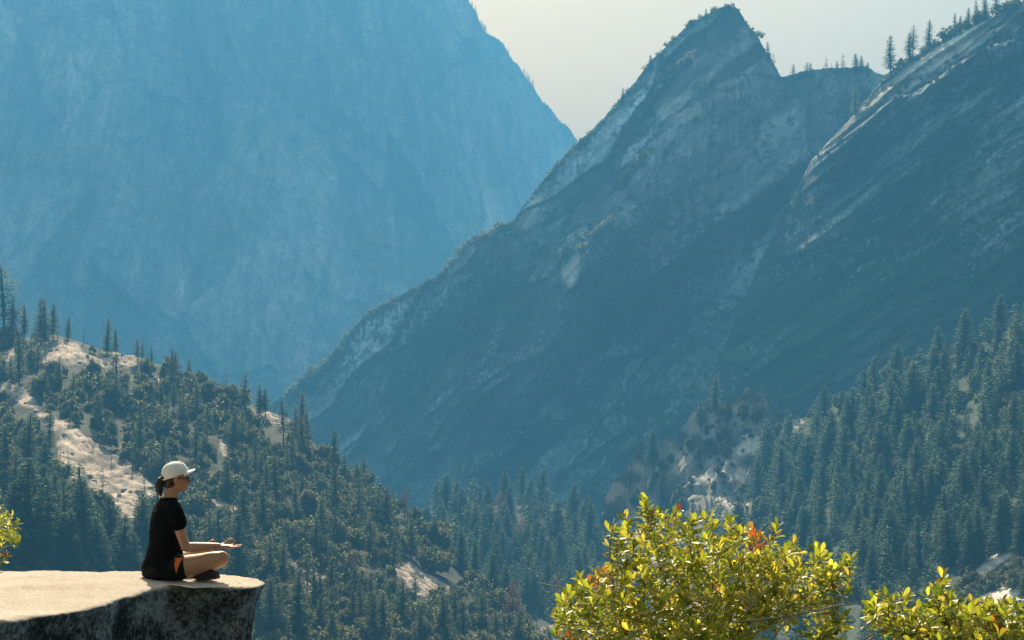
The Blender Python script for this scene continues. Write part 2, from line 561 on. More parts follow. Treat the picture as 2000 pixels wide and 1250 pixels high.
def shoulder_disp(X, Y, Z, H, px, py):
    q = X * 0.80 + Z * 0.60
    r = X * 0.60 - Z * 0.80
    f1, e1 = facets((r + 8 * fbm(X / 50, Z / 50, 70.0, 3)) / 26, (q + 8 * fbm(X / 50, Z / 50, 70.0, 3)) / 150, 25, 0, 1.0)
    big = 24 * fbm(X / 160, Z / 260, 12.0, 3)
    a = 6 * f1 + 13 * fbm(r / 34, q / 260, 15.0, 3, 0.5, True)
    b = 4.2 * fbm(r / 12, q / 110, 17.0, 3, 0.5, True) + 1.0 * fbm(X / 6, Z / 8, 11.0, 4, 0.6)
    u = r / 13 + 0.8 * fbm(r / 40, q / 110, 19.0, 3)
    u2 = r / 5.2 + 0.8 * fbm(r / 20, q / 60, 20.0, 3)
    m_ = smooth(1560, 1640, px) * smooth(-0.25, 0.2, fbm(X / 60, Z / 60, 18.0, 3) + 0.3 * (1 - smooth(60, 160, H)))
    ter = (9.5 * (u % 1.0) ** 1.5 + 2.2 * (u2 % 1.0) ** 1.5) * m_
    return big + (a + b) * (0.3 + 0.7 * smooth(0, 50, H)) + ter * smooth(0, 8, H)


face_sheet('slab_shoulder', np.arange(1380, 2300, 3.0),
           [(1380, 760), (1430, 640), (1480, 520), (1540, 400), (1585, 315), (1620, 275), (1660, 235), (1700, 190), (1735, 145), (1770, 120), (1800, 105), (1830, 82), (1870, 62), (1900, 45), (1950, 22), (2000, 0), (2200, -120), (2700, -330)],
           [(1380, 1800), (1585, 1720), (1800, 1650), (2000, 1600), (2700, 1480)],
           lambda k, z, h: 70 + 3 * smooth(8, 60, h), -190, 1.8, M_peak,
           'sloping granite shoulder with sunlit slabs along its upper edge', shoulder_disp,
           lambda X: 3 * fbm(X / 18, 0.5, 0.5, 4) + 1.5 * np.abs(pnoise(X / 5, 0.2, 3.0)),
           [([(1590, 312), (1650, 268), (1720, 215), (1760, 196), (1860, 145), (1950, 95)], 24, 8), ([(1800, 190), (1900, 120), (1990, 70)], 16, 6)],
           veg=lambda X, Y, Z, H, px, py: 0.02 + 0.30 * fbm((X * .6 - Z * .8) / 40, (X * .8 + Z * .6) / 160, 2.5, 4) + 0.22 * smooth(400, 700, py), tone=shoulder_tone,
           bare=[[(1590, 300), (1700, 195), (1740, 150), (1830, 90), (1990, 0), (2010, 30), (1860, 120), (1780, 170), (1700, 230), (1600, 310)]])

# slopes on this side of the valley
SLABS = [
    [(70, 803), (95, 808), (130, 830), (180, 862), (215, 880), (252, 902), (280, 930), (305, 955), (335, 985), (325, 1000), (300, 985), (275, 1012), (240, 1012), (205, 968), (150, 942), (118, 905), (108, 852)],
    [(0, 744), (42, 757), (70, 780), (75, 806), (45, 790), (0, 762)],
    [(58, 682), (75, 672), (112, 664), (150, 672), (165, 690), (195, 702), (225, 690), (262, 692), (270, 712), (240, 722), (200, 722), (165, 708), (120, 712), (75, 708)], [(0, 687), (30, 686), (34, 702), (0, 704)],
    [(410, 975), (440, 982), (472, 1002), (476, 1012), (440, 1006)], [(770, 1112), (800, 1104), (845, 1130), (878, 1152), (880, 1174), (835, 1165), (785, 1158)],
    [(495, 800), (528, 804), (566, 822), (572, 836), (540, 832), (510, 815)], [(596, 1130), (612, 1140), (618, 1178), (602, 1172)], [(656, 1190), (686, 1192), (682, 1216), (662, 1210)],
    [(520, 1078), (560, 1096), (640, 1130), (630, 1140), (560, 1112)], [(432, 842), (448, 870), (442, 898), (430, 880)], [(700, 1085), (722, 1110), (712, 1125), (698, 1110)], [(300, 735), (318, 742), (322, 758), (304, 752)]]
L_CREST = [(-500, 600), (-200, 640), (0, 662), (60, 660), (110, 655), (160, 668), (210, 688), (270, 695), (320, 716), (380, 742), (450, 775), (520, 800), (560, 815), (600, 852), (650, 902), (700, 940), (760, 985), (810, 1020), (860, 1065), (920, 1120), (980, 1170), (1060, 1235), (1150, 1320)]


def slope_sheet(name, pxs, crest, cd, bd, ypow, mat, label, bump, nrows, bare, veg, ybot=1340, tone=None, rock=None):
    yc = interp(crest, pxs)
    Yc = interp(cd, pxs)
    Yb = interp(bd, pxs)
    p = interp(ypow, pxs)
    rows = []
    X0, Y0, Z0 = at(pxs, yc, Yc)
    nb, nf = 10, 6
    for v in np.linspace(1, 0, nb, endpoint=False):
        z = Z0 + (FLOOR_Z - Z0) * v
        y = Y0 + (Z0 - z) / math.tan(R(38))
        rows.append((X0 / Y0 * y, y, z))
    for t in np.linspace(0, 1, nrows):
        y_img = yc + (np.maximum(ybot, yc + 15) - yc) * t
        rows.append(at(pxs, y_img, Yc + (Yb - Yc) * t ** p))
    xe, ye, ze = rows[-1]
    for v in np.linspace(0, 1, nf + 1)[1:]:
        z = ze + (FLOOR_Z - ze) * v
        y = ye - (ze - z) / math.tan(R(35))
        rows.append((xe / ye * y, y, z))
    Xa = np.array([r[0] for r in rows]); Ya = np.array([r[1] for r in rows]); Za = np.array([r[2] for r in rows])
    pxa, pya = pix(Xa, Ya, Za)
    ba = poly_mask(pxa, pya, bare, 6)
    ba = np.clip(0.5 + (ba - 0.5 + 0.45 * fbm(Xa / 9, Ya / 14, 83.0, 4, 0.6) * (ba > 0.02)) * 2.2, 0, 1)
    Za = Za + bump(Xa, Ya, pxa, pya, ba)
    V = np.stack([Xa, Ya, Za], -1).reshape(-1, 3)
    vg = veg(Xa, Ya, Za, pxa, pya)
    if rock is not None:
        ba = np.maximum(ba, rock(Xa, Ya, Za, pxa, pya))
    return add_terrain(name, V, len(rows), len(pxs), mat, label, {'veg': vg, 'bare': ba, 'tone': tone(Xa, Ya, Za, pxa, pya) if tone else np.ones_like(Xa)})


def hill_bump(X, Y, px, py, ba):
    base = 4.0 * fbm(X / 70, Y / 70, 1.0, 4) + 1.2 * fbm(X / 12, Y / 12, 4.0, 4)
    # exfoliating sheets on the bare granite: small steps running along the slope
    w = (X * 0.45 + Y * 0.9) / 9 + 1.3 * fbm(X / 30, Y / 30, 2.0, 3)
    sheets = 1.5 * (np.abs((w % 1.0) - 0.5) * 2) ** 3
    fs, es = facets((X * 0.9 - Y * 0.45) / 7 + 0.5 * fbm(X / 9, Y / 9, 28.0, 3), (X * 0.45 + Y * 0.9) / 22, 36, 0, 1.0)
    return base * (1 - 0.65 * ba) + (0.55 * fs + sheets + 0.12 * fbm(X / 5, Y / 5, 6.0, 3)) * ba


slope_sheet('left_hillside', np.arange(-260, 1150, 3.6), L_CREST,
            [(-500, 1180), (0, 1120), (400, 1060), (600, 1020), (850, 960), (1060, 850), (1150, 800)],
            [(-500, 460), (0, 480), (400, 560), (700, 620), (1060, 720), (1150, 740)],
            [(-500, 0.85), (1150, 0.85)], M_hill, 'sunlit hillside of pale granite slabs, scrub and pines', hill_bump, 230, SLABS,
            lambda X, Y, Z, px, py: 0.12 + 0.25 * fbm(X / 40, Y / 40, 7.0, 3), tone=lambda X, Y, Z, px, py: np.clip(1 + 0.5 * fbm(X / 25, Y / 60, 80.0, 4) - 0.75 * lines(fbm((X * 0.9 - Y * 0.45) / 14, (X * 0.45 + Y * 0.9) / 90, 81.0, 3), 0.07) - 0.6 * lines(fbm(X / 34, Y / 12, 82.0, 3), 0.05) + 0.35 * fbm(X / 5, Y / 9, 84.0, 3), 0.25, 1.5))
R_BARE = [[(1528, 858), (1545, 838), (1566, 822), (1570, 832), (1552, 858), (1535, 878)], [(1448, 897), (1486, 893), (1484, 908), (1452, 910)], [(1428, 918), (1450, 908), (1486, 902), (1480, 912), (1455, 922), (1430, 930)], [(1300, 935), (1320, 905), (1346, 888), (1340, 905), (1315, 935)], [(1676, 795), (1690, 775), (1706, 768), (1700, 790)], [(1360, 968), (1395, 945), (1420, 932), (1410, 948), (1372, 975)],
          [(1905, 1120), (1930, 1085), (1975, 1065), (2010, 1060), (2010, 1085), (1960, 1100), (1920, 1130)], [(1890, 1185), (1930, 1160), (2010, 1145), (2010, 1195), (1930, 1190)], [(1255, 965), (1280, 935), (1300, 905), (1290, 935), (1262, 970)], [(1140, 1120), (1165, 1080), (1180, 1060), (1172, 1095), (1150, 1125)]]


def right_bump(X, Y, px, py, ba):
    rough = 1 - smooth(1440, 1600, px)
    fs, es = facets((X + 0.6 * Y) / 16 + 0.5 * fbm(X / 20, Y / 20, 29.0, 3), (Y - 0.4 * X) / 30, 35, 0, 1.2)
    return rough * 4.5 * fs + 4.0 * fbm(X / 70, Y / 70, 21.0, 4) + rough * (14 * fbm(X / 45, Y / 60, 22.0, 4, 0.55, True)) + (1.5 + 6 * rough) * fbm(X / 18, Y / 25, 24.0, 4, 0.55, True) + 1.0 * fbm(X / 7, Y / 7, 24.0, 3)


slope_sheet('valley_slope', np.arange(560, 1560, 5.0), [(560, 1150), (700, 1075), (780, 1015), (850, 995), (900, 990), (1000, 985), (1080, 985), (1130, 1005), (1200, 1040), (1560, 1100)],
            [(560, 1350), (1560, 1400)], [(560, 800), (1560, 820)], [(560, 0.9), (1560, 0.9)], M_floor, 'shaded forested slope on the valley bottom', lambda X, Y, px, py, ba: 6 * fbm(X / 80, Y / 80, 31.0, 4), 90, [],
            lambda X, Y, Z, px, py: 0.2 + 0 * X)
slope_sheet('right_hillside', np.arange(1040, 2260, 3.8),
            [(1040, 1310), (1100, 1200), (1140, 1110), (1180, 1030), (1240, 950), (1290, 890), (1350, 842), (1400, 806), (1450, 812), (1500, 820), (1560, 824), (1620, 802), (1690, 770), (1750, 737), (1850, 702), (1930, 670), (2000, 632), (2200, 530), (2500, 420)],
            [(1040, 1080), (1300, 1350), (1500, 1300), (2000, 1100), (2500, 1000)], [(1040, 740), (1500, 640), (2000, 600), (2500, 560)],
            [(1040, 2.2), (1430, 2.2), (1620, 0.95), (2500, 0.9)], M_floor, 'steep forested slope with a rocky spur and few sunlit slabs', right_bump, 230, R_BARE,
            lambda X, Y, Z, px, py: -0.12 + 0.32 * smooth(1450, 1620, px) + 0.3 * fbm(X / 30, Y / 50, 27.0, 3), tone=lambda X, Y, Z, px, py: np.clip(1 + (1 + 1.2 * (1 - smooth(1440, 1600, px))) * (0.9 + 0.5 * fbm(X / 40, Z / 30, 85.0, 4) + 0.45 * fbm((X + Z) / 6, (X - Z) / 30, 86.0, 4)) - 0.5 * lines(fbm((X + Z) / 14, (X - Z) / 60, 87.0, 3), 0.06), 0.2, 1.9),
            rock=lambda X, Y, Z, px, py: 0.55 * (1 - smooth(1440, 1540, px)) * smooth(-0.15, 0.15, fbm(X / 25, Z / 18, 88.0, 4)))

gv = [(-4300, -150, FLOOR_Z), (4300, -150, FLOOR_Z), (4300, 5450, FLOOR_Z), (-4300, 5450, FLOOR_Z)]
tag(link('ground', mesh_np('ground', gv, [(0, 1, 2, 3)], [M_floor])), 'dark forested valley floor', kind='structure')

# ---------------------------------------------------------------- haze
hz = bpy.data.materials.new('haze')
hz.use_nodes = True
nt = hz.node_tree
nt.nodes.clear()
pv = nt.nodes.new('ShaderNodeVolumePrincipled')
HAZE = 1.8e-4
pv.inputs['Density'].default_value = HAZE
pv.inputs['Color'].default_value = (0.125, 0.475, 0.95, 1)
pv.inputs['Anisotropy'].default_value = 0.16
ho = nt.nodes.new('ShaderNodeOutputMaterial')
nt.links.new(pv.outputs[0], ho.inputs['Volume'])
bm = bmesh.new()
bmesh.ops.create_cube(bm, size=1.0)
x0, x1, y0, y1, z0, z1 = -4400, 4400, -200, 5550, FLOOR_Z - 1, 1650
for v in bm.verts:
    v.co = (x0 if v.co.x < 0 else x1, y0 if v.co.y < 0 else y1, z0 if v.co.z < 0 else z1)
me = bpy.data.meshes.new('haze')
bm.to_mesh(me)
bm.free()
me.materials.append(hz)
tag(link('haze', me), 'blue summer haze filling the canyon', kind='stuff')
#@@NEXT@@
# ---------------------------------------------------------------- tree and shrub meshes
def tube(V, F, pts, rad, n=6):
    """append a tapered tube through pts"""
    base = len(V)
    pts = [Vector(p) for p in pts]
    for i, p in enumerate(pts):
        d = (pts[min(i + 1, len(pts) - 1)] - pts[max(i - 1, 0)]).normalized()
        a = d.orthogonal().normalized()
        if i and abs(a.dot(pa)) < 0.999:
            a = (pa - d * pa.dot(d)).normalized()
        pa = a
        b = d.cross(a)
        for k in range(n):
            t = 2 * math.pi * k / n
            V.append(p + (a * math.cos(t) + b * math.sin(t)) * rad[i])
    for i in range(len(pts) - 1):
        for k in range(n):
            F.append((base + i * n + k, base + i * n + (k + 1) % n, base + (i + 1) * n + (k + 1) % n, base + (i + 1) * n + k))
    V.append(pts[0]); V.append(pts[-1])
    for k in range(n):
        F.append((base + (k + 1) % n, base + k, len(V) - 2))
        F.append((base + (len(pts) - 1) * n + k, base + (len(pts) - 1) * n + (k + 1) % n, len(V) - 1))


def spray(V, F, p, d, n, ln, w):
    """one needle spray: a ragged leaf-shaped blade of two triangles bent along its middle"""
    s = d.cross(n)
    if s.length < 1e-4:
        s = d.orthogonal()
    s.normalize()
    i = len(V)
    V.extend([p, p + d * ln * 0.55 + s * w, p + d * ln + n * (-0.12 * ln), p + d * ln * 0.45 - s * w])
    F.append((i, i + 1, i + 2))
    F.append((i, i + 2, i + 3))


def core_ring(V, F, rows, n, rnd, rough):
    """opaque core added inside a crown to block light: ragged rings joined up"""
    b = len(V)
    for c, r in rows:
        for k in range(n):
            a = 6.283 * k / n
            q = r * rnd.uniform(1 - rough, 1 + rough)
            V.append(Vector((c[0] + math.cos(a) * q, c[1] + math.sin(a) * q, c[2] + rnd.uniform(-1, 1) * rough * r * 0.6)))
    for i in range(len(rows) - 1):
        for k in range(n):
            F.append((b + i * n + k, b + i * n + (k + 1) % n, b + (i + 1) * n + (k + 1) % n, b + (i + 1) * n + k))


def conifer(seed, H=25.0, rad=3.6, bare=0.1, gap=0.55, n=6, fill=1.0, power=0.66, droop=0.25, ragged=0.25, lean=0.0, core=0.2):
    rnd = random.Random(seed)
    TV, TF, CV, CF = [], [], [], []
    bend = [(rnd.uniform(-1, 1) * 0.25, rnd.uniform(-1, 1) * 0.25) for _ in range(4)]
    path = [(lean * (z ** 2) * H * 0.05 + bx * z * 2, by * z * 2, z * H * 0.985 - 0.8 * (z == 0)) for z, (bx, by) in zip((0, 0.35, 0.7, 1.0), bend)]
    r0 = 0.016 * H
    tube(TV, TF, path, [r0 * 1.15, r0 * 0.75, r0 * 0.42, r0 * 0.06], 7)

    def axis(z):
        z = max(0, min(0.999, z / H)) * 1.0
        for (z0, a), (z1, b) in zip(zip((0, 0.35, 0.7, 1.0), path), zip((0.35, 0.7, 1.0), path[1:])):
            if z <= z1:
                t = (z - z0) / (z1 - z0)
                return Vector((a[0] + (b[0] - a[0]) * t, a[1] + (b[1] - a[1]) * t, z * H))
        return Vector(path[-1])
    z = H * bare
    cr = []
    KV, KF = [], []
    for i in range(13):
        f = i / 12
        zz = H * (bare + (0.97 - bare) * f)
        cr.append((axis(zz), core * (0.55 + 0.9 * (i % 2)) * rad * min(1.0, (1 - f) ** power + 0.01) * min(1, 0.5 + f * 4)))
    if core:  # solid core added so the crown's inside stays dark against the sun
        core_ring(KV, KF, cr, 7, rnd, 0.35)
    up = Vector((0, 0, 1))
    while z < H * 0.985:
        f = (z - H * bare) / (H * (1 - bare))
        env = rad * min(1.0, (1 - f) ** power * 1.02 + 0.02) * min(1, 0.55 + f * 4)
        k = max(3, int(n * (0.6 + 0.6 * (1 - f)) + rnd.random()))
        off = rnd.random() * 6.28
        for j in range(k):
            if rnd.random() > fill:
                continue
            a = off + 6.283 * j / k + rnd.uniform(-0.35, 0.35)
            ln = env * rnd.uniform(1 - ragged * 1.6, 1 + ragged * 0.7)
            tilt = 0.35 * f - droop * (1 - f) + rnd.uniform(-0.12, 0.12)
            d = Vector((math.cos(a) * math.cos(tilt), math.sin(a) * math.cos(tilt), math.sin(tilt)))
            p0 = axis(z + rnd.uniform(-0.3, 0.3) * gap)
            m = max(2, int(ln / 0.42))
            if ln > 1.2:
                tube(TV, TF, [p0, p0 + d * ln * 0.55], [0.05 * H / 25, 0.015], 3)
            side = d.cross(up).normalized()
            for q in range(m):
                t = (q + 0.6) / m
                if t < 0.18:
                    continue
                p = p0 + d * (ln * t) + up * (0.12 * ln * t * t) + Vector((rnd.uniform(-.12, .12), rnd.uniform(-.12, .12), rnd.uniform(-.15, .15)))
                for sg in (-1, 1):
                    dd = (d * rnd.uniform(0.5, 1.0) + side * sg * rnd.uniform(0.45, 1.0) + up * rnd.uniform(-0.45, 0.2)).normalized()
                    nn = Vector((rnd.uniform(-.7, .7), rnd.uniform(-.7, .7), 1)).normalized()
                    sl = (0.55 + 0.42 * (1 - abs(2 * t - 0.9))) * rnd.uniform(0.8, 1.5) * min(1, 0.5 + ln / 2.2)
                    spray(CV, CF, p, dd, nn, sl, sl * rnd.uniform(0.20, 0.32))
            spray(CV, CF, p0 + d * ln * 0.8, d, up, 0.3 * ln + 0.3, 0.2)
        z += gap * rnd.uniform(0.7, 1.3) * (0.75 + 0.5 * (1 - f))
    top = axis(H)
    for j in range(5):
        a = j * 1.26
        spray(CV, CF, top - up * 0.7, Vector((math.cos(a) * 0.3, math.sin(a) * 0.3, 1)).normalized(), Vector((math.cos(a), math.sin(a), 0)), 1.0, 0.14)
    return (np.array(TV), TF), (np.array(CV), CF), (KV, KF)


def snag(seed, H=20.0, twigs=14):
    rnd = random.Random(seed)
    V, F = [], []
    pts = [(rnd.uniform(-.3, .3) * i * 0.5, rnd.uniform(-.3, .3) * i * 0.5, H * i / 4 - 0.8 * (i == 0)) for i in range(5)]
    tube(V, F, pts, [0.34, 0.26, 0.19, 0.12, 0.03], 7)
    B, G = [], []
    for _ in range(twigs):
        i = rnd.uniform(1.2, 3.9)
        k = int(i)
        p = Vector(pts[k]).lerp(Vector(pts[k + 1]), i - k)
        a = rnd.uniform(0, 6.28)
        ln = rnd.uniform(0.5, 2.0) * (1.2 - i / 5)
        d = Vector((math.cos(a), math.sin(a), rnd.uniform(-.3, .5)))
        tube(B, G, [p, p + d * ln * 0.5, p + d * ln + Vector((0, 0, rnd.uniform(-.2, .3)))], [0.07, 0.045, 0.012], 4)
    return (np.array(V), F), (np.array(B), G), ([], [])


def scrub(seed, W=6.0, H=4.5, lobes=9, leaves=900, leaf=0.42, stem=True):
    """rounded bush: leaf faces laid round lobes, gaps between them"""
    rnd = random.Random(seed)
    V, F, TV, TF = [], [], [], []
    L = []
    for i in range(lobes):
        a = rnd.uniform(0, 6.283)
        r = math.sqrt(rnd.random()) * W * 0.36
        z = H * rnd.uniform(0.25, 0.72) * (1 - 0.35 * r / (W * 0.5))
        L.append((Vector((math.cos(a) * r, math.sin(a) * r, z)), W * rnd.uniform(0.15, 0.25)))
    L.append((Vector((0, 0, H * 0.7)), W * 0.2))
    for c, r in L:
        tube(TV, TF, [(c.x * 0.1, c.y * 0.1, -0.6), (c.x * 0.5, c.y * 0.5, c.z * 0.5), (c.x, c.y, c.z)], [0.16, 0.11, 0.03], 4)
    KV, KF = [], []  # opaque lobe cores, added to keep light from passing through
    for c, r in L:
        core_ring(KV, KF, [(c + Vector((0, 0, r * q)), r * 0.5 * math.sqrt(max(0.02, 1 - q * q))) for q in (-0.95, -0.3, 0.4, 0.95)], 5, rnd, 0.25)
    for _ in range(leaves):
        c, r = rnd.choice(L)
        d = Vector((rnd.gauss(0, 1), rnd.gauss(0, 1), rnd.gauss(0.25, 1))).normalized()
        p = c + d * r * rnd.uniform(0.5, 1.3)
        if p.z < 0.1:
            p.z = rnd.uniform(0.1, 0.5)
        n = (d + Vector((rnd.gauss(0, .6), rnd.gauss(0, .6), rnd.gauss(0.3, .6)))).normalized()
        t = n.orthogonal().normalized()
        t = Quaternion(n, rnd.uniform(0, 6.28)) @ t
        s = leaf * rnd.uniform(0.6, 1.4)
        spray(V, F, p - t * s * 0.5, t, n, s, s * 0.38)
    return (np.array(TV), TF), (np.array(V), F), (KV, KF)


def as_tris(F):
    o = []
    for f in F:
        for k in range(1, len(f) - 1):
            o.append((f[0], f[k], f[k + 1]))
    return np.array(o, dtype=np.int32)


class Kind:
    """one kind of plant: its wood and its leaf mesh, shared by all copies"""
    def __init__(s, name, wood, leaf, core, wmat, lmat, H, wn='trunk', ln='crown'):
        s.H = H
        s.wood = (wood[0], as_tris(wood[1]))
        s.leaf = (leaf[0], as_tris(leaf[1]))
        s.sprays = s.leaf
        s.core = None
        if core[0]:
            kt = as_tris(core[1])
            s.core = (np.array(core[0]), kt)
            s.leaf = (np.concatenate([leaf[0], s.core[0]]), np.concatenate([s.leaf[1], kt + len(leaf[0])]))
        s.wmat, s.lmat, s.wn, s.ln, s.name = wmat, lmat, wn, ln, name
        s.wme = mesh_np(wn, *s.wood, [wmat])
        s.lme = mesh_np(ln, *s.leaf, [lmat], False)
        V = np.concatenate([s.wood[0], s.leaf[0]])
        F = np.concatenate([s.wood[1], s.leaf[1] + len(s.wood[0])])
        mi = np.concatenate([np.zeros(len(s.wood[1])), np.ones(len(s.leaf[1]))])
        s.one = (V, F, mi)
        s.onme = None

    def place(s, loc, h, rz, label, cat, group=None, parts=True, name=None):
        k = h / s.H
        if parts:
            o = bpy.data.objects.new(name or s.name, None)
            COL.objects.link(o)
            link(s.wn, s.wme, o)
            lo = link(s.ln, s.lme, o)
            if s.ln == 'bare_branches':
                lo['kind'] = 'stuff'
        else:
            if s.onme is None:
                s.onme = mesh_np(s.name, s.one[0], s.one[1], [s.wmat, s.lmat], False, s.one[2])
            o = link(name or s.name, s.onme)
        o.location = loc
        o.rotation_euler = (random.uniform(-0.05, 0.05), random.uniform(-0.05, 0.05), rz)
        w = k * random.uniform(0.82, 1.22)
        o.scale = (w, w, k)
        tag(o, label, cat, group)
        return o


def kset(name, gens, *a, **k):
    return [Kind(name, w, l, c, *a, **k) for w, l, c in gens]


PINE = kset('pine_tree', [conifer(11, rad=6.6, bare=0.18, gap=0.62, n=6, fill=0.9, ragged=0.32), conifer(12, rad=5.9, bare=0.10, gap=0.6, n=6, fill=0.92, ragged=0.30),
                          conifer(13, core=0.12, rad=6.3, bare=0.28, gap=0.75, n=6, fill=0.8, power=0.55, ragged=0.4), conifer(14, rad=5.4, bare=0.10, gap=0.6, n=6, fill=0.9, lean=0.5)], M_bark, M_pine, 25.0)
THIN = kset('pine_tree', [conifer(21, core=0.0, rad=4.1, bare=0.35, gap=0.85, n=5, fill=0.7, power=0.5, ragged=0.45), conifer(22, core=0.0, rad=3.4, bare=0.25, gap=0.9, n=5, fill=0.65, power=0.55, ragged=0.5)], M_bark, M_pine, 25.0)
FIR = kset('fir_tree', [conifer(31, rad=6.8, bare=0.04, gap=0.5, n=7, power=0.66, ragged=0.18), conifer(32, rad=5.9, bare=0.05, gap=0.5, n=7, power=0.6, ragged=0.2),
                        conifer(33, rad=7.3, bare=0.06, gap=0.55, n=7, power=0.72, ragged=0.26), conifer(34, rad=6.3, bare=0.08, gap=0.6, n=6, power=0.55, ragged=0.3)], M_bark, M_fir, 25.0)
DEAD = kset('dry_pine', [conifer(41, core=0.0,  rad=5.4, bare=0.12, gap=0.75, n=6, fill=0.8, ragged=0.4)], M_bark, M_dead, 25.0)
SNAG = kset('dead_trunk', [snag(51), snag(52, twigs=22)], M_grey, M_grey, 20.0, 'trunk', 'bare_branches')
SCRUB = kset('shrub', [scrub(61), scrub(62, 7.0, 4.2, 11, 1000), scrub(63, 5.0, 5.0, 8, 800), scrub(64, 8.0, 4.6, 13, 1200)], M_bark, M_shrub, 4.6, 'stem', 'foliage')
OAK = kset('oak_tree', [scrub(71, 8.0, 8.5, 12, 1500, 0.5), scrub(72, 7.0, 9.5, 13, 1500, 0.5)], M_bark, M_shrub, 9.0, 'trunk', 'crown')


def hit(px, py, names, tries=14, dy=3.0):
    """where the sight line of a pixel meets the named terrain; tries lower on a miss. The first terrain met wins."""
    for i in range(tries):
        x, y, z = at(px, py + i * dy, 1000.0)
        d = Vector((float(x), float(y), float(z))).normalized()
        best = None
        for n, b in BVH.items():
            r = b.ray_cast(Vector((0, 0, 0)), d, 9000)
            if r[0] is not None and (best is None or r[3] < best[1]):
                best = (r[0], r[3], n)
        if best and best[2] in names:
            return best[0]
    return None


TAKEN = []        # (px, py, radius) of trees already standing


def tree_at(kinds, px, ytop, ybase, names, label, cat, group=None, parts=True, name=None, stretch=1.0):
    p = hit(px, ybase, names)
    if p is None:
        print('no ground under', px, ybase, names)
        return None
    h = max(2.0, (ybase - ytop) * p.y / FPX) * stretch
    TAKEN.append((px, ybase, (ybase - ytop)))
    k = random.choice(kinds)
    return k.place(p - Vector((0, 0, 0.15)), h, random.uniform(0, 6.28), label, cat, group, parts, name)


def words(h):
    return 'tall' if h > 90 else 'short' if h < 55 else 'mid-sized'


ORD = 'first second third fourth fifth sixth seventh eighth ninth tenth eleventh twelfth thirteenth fourteenth fifteenth sixteenth seventeenth eighteenth nineteenth twentieth'.split() + ['twenty-' + w for w in 'first second third fourth fifth sixth seventh eighth ninth'.split()] + ['thirtieth'] + ['thirty-' + w for w in 'first second third fourth fifth sixth seventh eighth ninth'.split()] + ['fortieth']


def row_of(items, names, where, group, cat='tree'):
    """trees the photograph shows one by one, named by their order along the place they stand"""
    items = sorted(items, key=lambda t: t[1])
    for i, (kinds, px, yt, yb) in enumerate(items):
        what = {'pine_tree': 'green pine', 'fir_tree': 'green fir', 'dry_pine': 'reddish dry pine', 'dead_trunk': 'bare dead trunk', 'oak_tree': 'round oak', 'shrub': 'shrub'}[kinds[0].name]
        if kinds is THIN:
            what = 'thin sparse pine'
        small = (yb - yt) < 42
        tree_at(kinds, px, yt, yb, names, '%s %s %s, %s from the left' % (words(yb - yt), what, where, ORD[i]), cat, group, parts=not small)


P, T, Fr, D, N_, O = PINE, THIN, FIR, DEAD, SNAG, OAK
LH, RH, VS = ('left_hillside',), ('right_hillside',), ('valley_slope',)
row_of([(P, 8, 512, 660), (P, 27, 580, 662), (P, 47, 592, 664), (P, 38, 640, 752), (P, 80, 582, 672), (P, 88, 580, 674), (P, 104, 592, 664), (P, 133, 618, 664), (T, 163, 640, 672), (P, 209, 620, 692), (P, 226, 642, 694), (P, 268, 660, 708),
        (P, 277, 668, 706), (P, 296, 675, 718), (P, 336, 680, 752), (P, 344, 684, 752), (P, 370, 700, 750), (T, 415, 730, 785), (N_, 434, 728, 775), (N_, 472, 742, 790), (P, 507, 750, 812), (P, 519, 757, 812), (P, 578, 795, 850), (P, 592, 812, 898), (T, 113, 638, 668), (T, 60, 648, 694)],
       LH, 'on the crest of the left hill', 'pines along the left hill crest')
row_of([(T, 62, 650, 700), (T, 90, 664, 704), (P, 141, 725, 782), (T, 193, 670, 720), (T, 243, 706, 748), (P, 315, 738, 792), (T, 360, 742, 842), (T, 340, 700, 765), (P, 405, 790, 860), (P, 455, 800, 872), (P, 227, 730, 795), (T, 300, 770, 830), (P, 272, 795, 890), (P, 318, 850, 930), (P, 190, 760, 830), (P, 384, 830, 905)],
       LH, 'on the scrub below the left crest', 'pines on the upper left hillside')
row_of([(P, 95, 798, 882), (N_, 117, 862, 932), (T, 133, 880, 918), (T, 184, 838, 872), (N_, 217, 864, 915), (T, 201, 908, 972), (T, 282, 900, 955), (T, 258, 880, 925)], LH, 'beside the long pale slab', 'trees around the long slab')
row_of([(P, 12, 830, 985), (P, 30, 880, 1010), (Fr, 60, 895, 1120), (Fr, 26, 940, 1120), (Fr, 98, 930, 1115), (Fr, 122, 1000, 1125), (Fr, 85, 1018, 1128), (Fr, 165, 932, 1110), (Fr, 190, 1010, 1128), (Fr, 240, 1002, 1130), (Fr, 217, 965, 1105), (Fr, 280, 958, 1090), (P, 148, 905, 1080), (Fr, 262, 1040, 1135), (Fr, 145, 1045, 1135), (Fr, 45, 1030, 1135), (P, 290, 1010, 1120)],
       LH, 'in the dense stand behind the ledge', 'firs behind the ledge')
row_of([(P, 480, 868, 962), (T, 470, 795, 860), (P, 540, 885, 985), (P, 590, 765, 845), (P, 500, 960, 1030), (T, 455, 950, 1022), (P, 655, 905, 1012), (P, 660, 990, 1075), (P, 674, 884, 945), (P, 698, 930, 1030), (P, 712, 888, 945), (P, 757, 950, 1052), (P, 803, 1010, 1092), (D, 790, 948, 1016), (P, 520, 900, 980), (T, 560, 860, 930), (T, 610, 905, 985), (P, 630, 960, 1050), (P, 575, 940, 1010), (P, 445, 900, 975), (P, 735, 950, 1035)],
       LH, 'on the left hill\'s right flank', 'pines on the left hill flank')
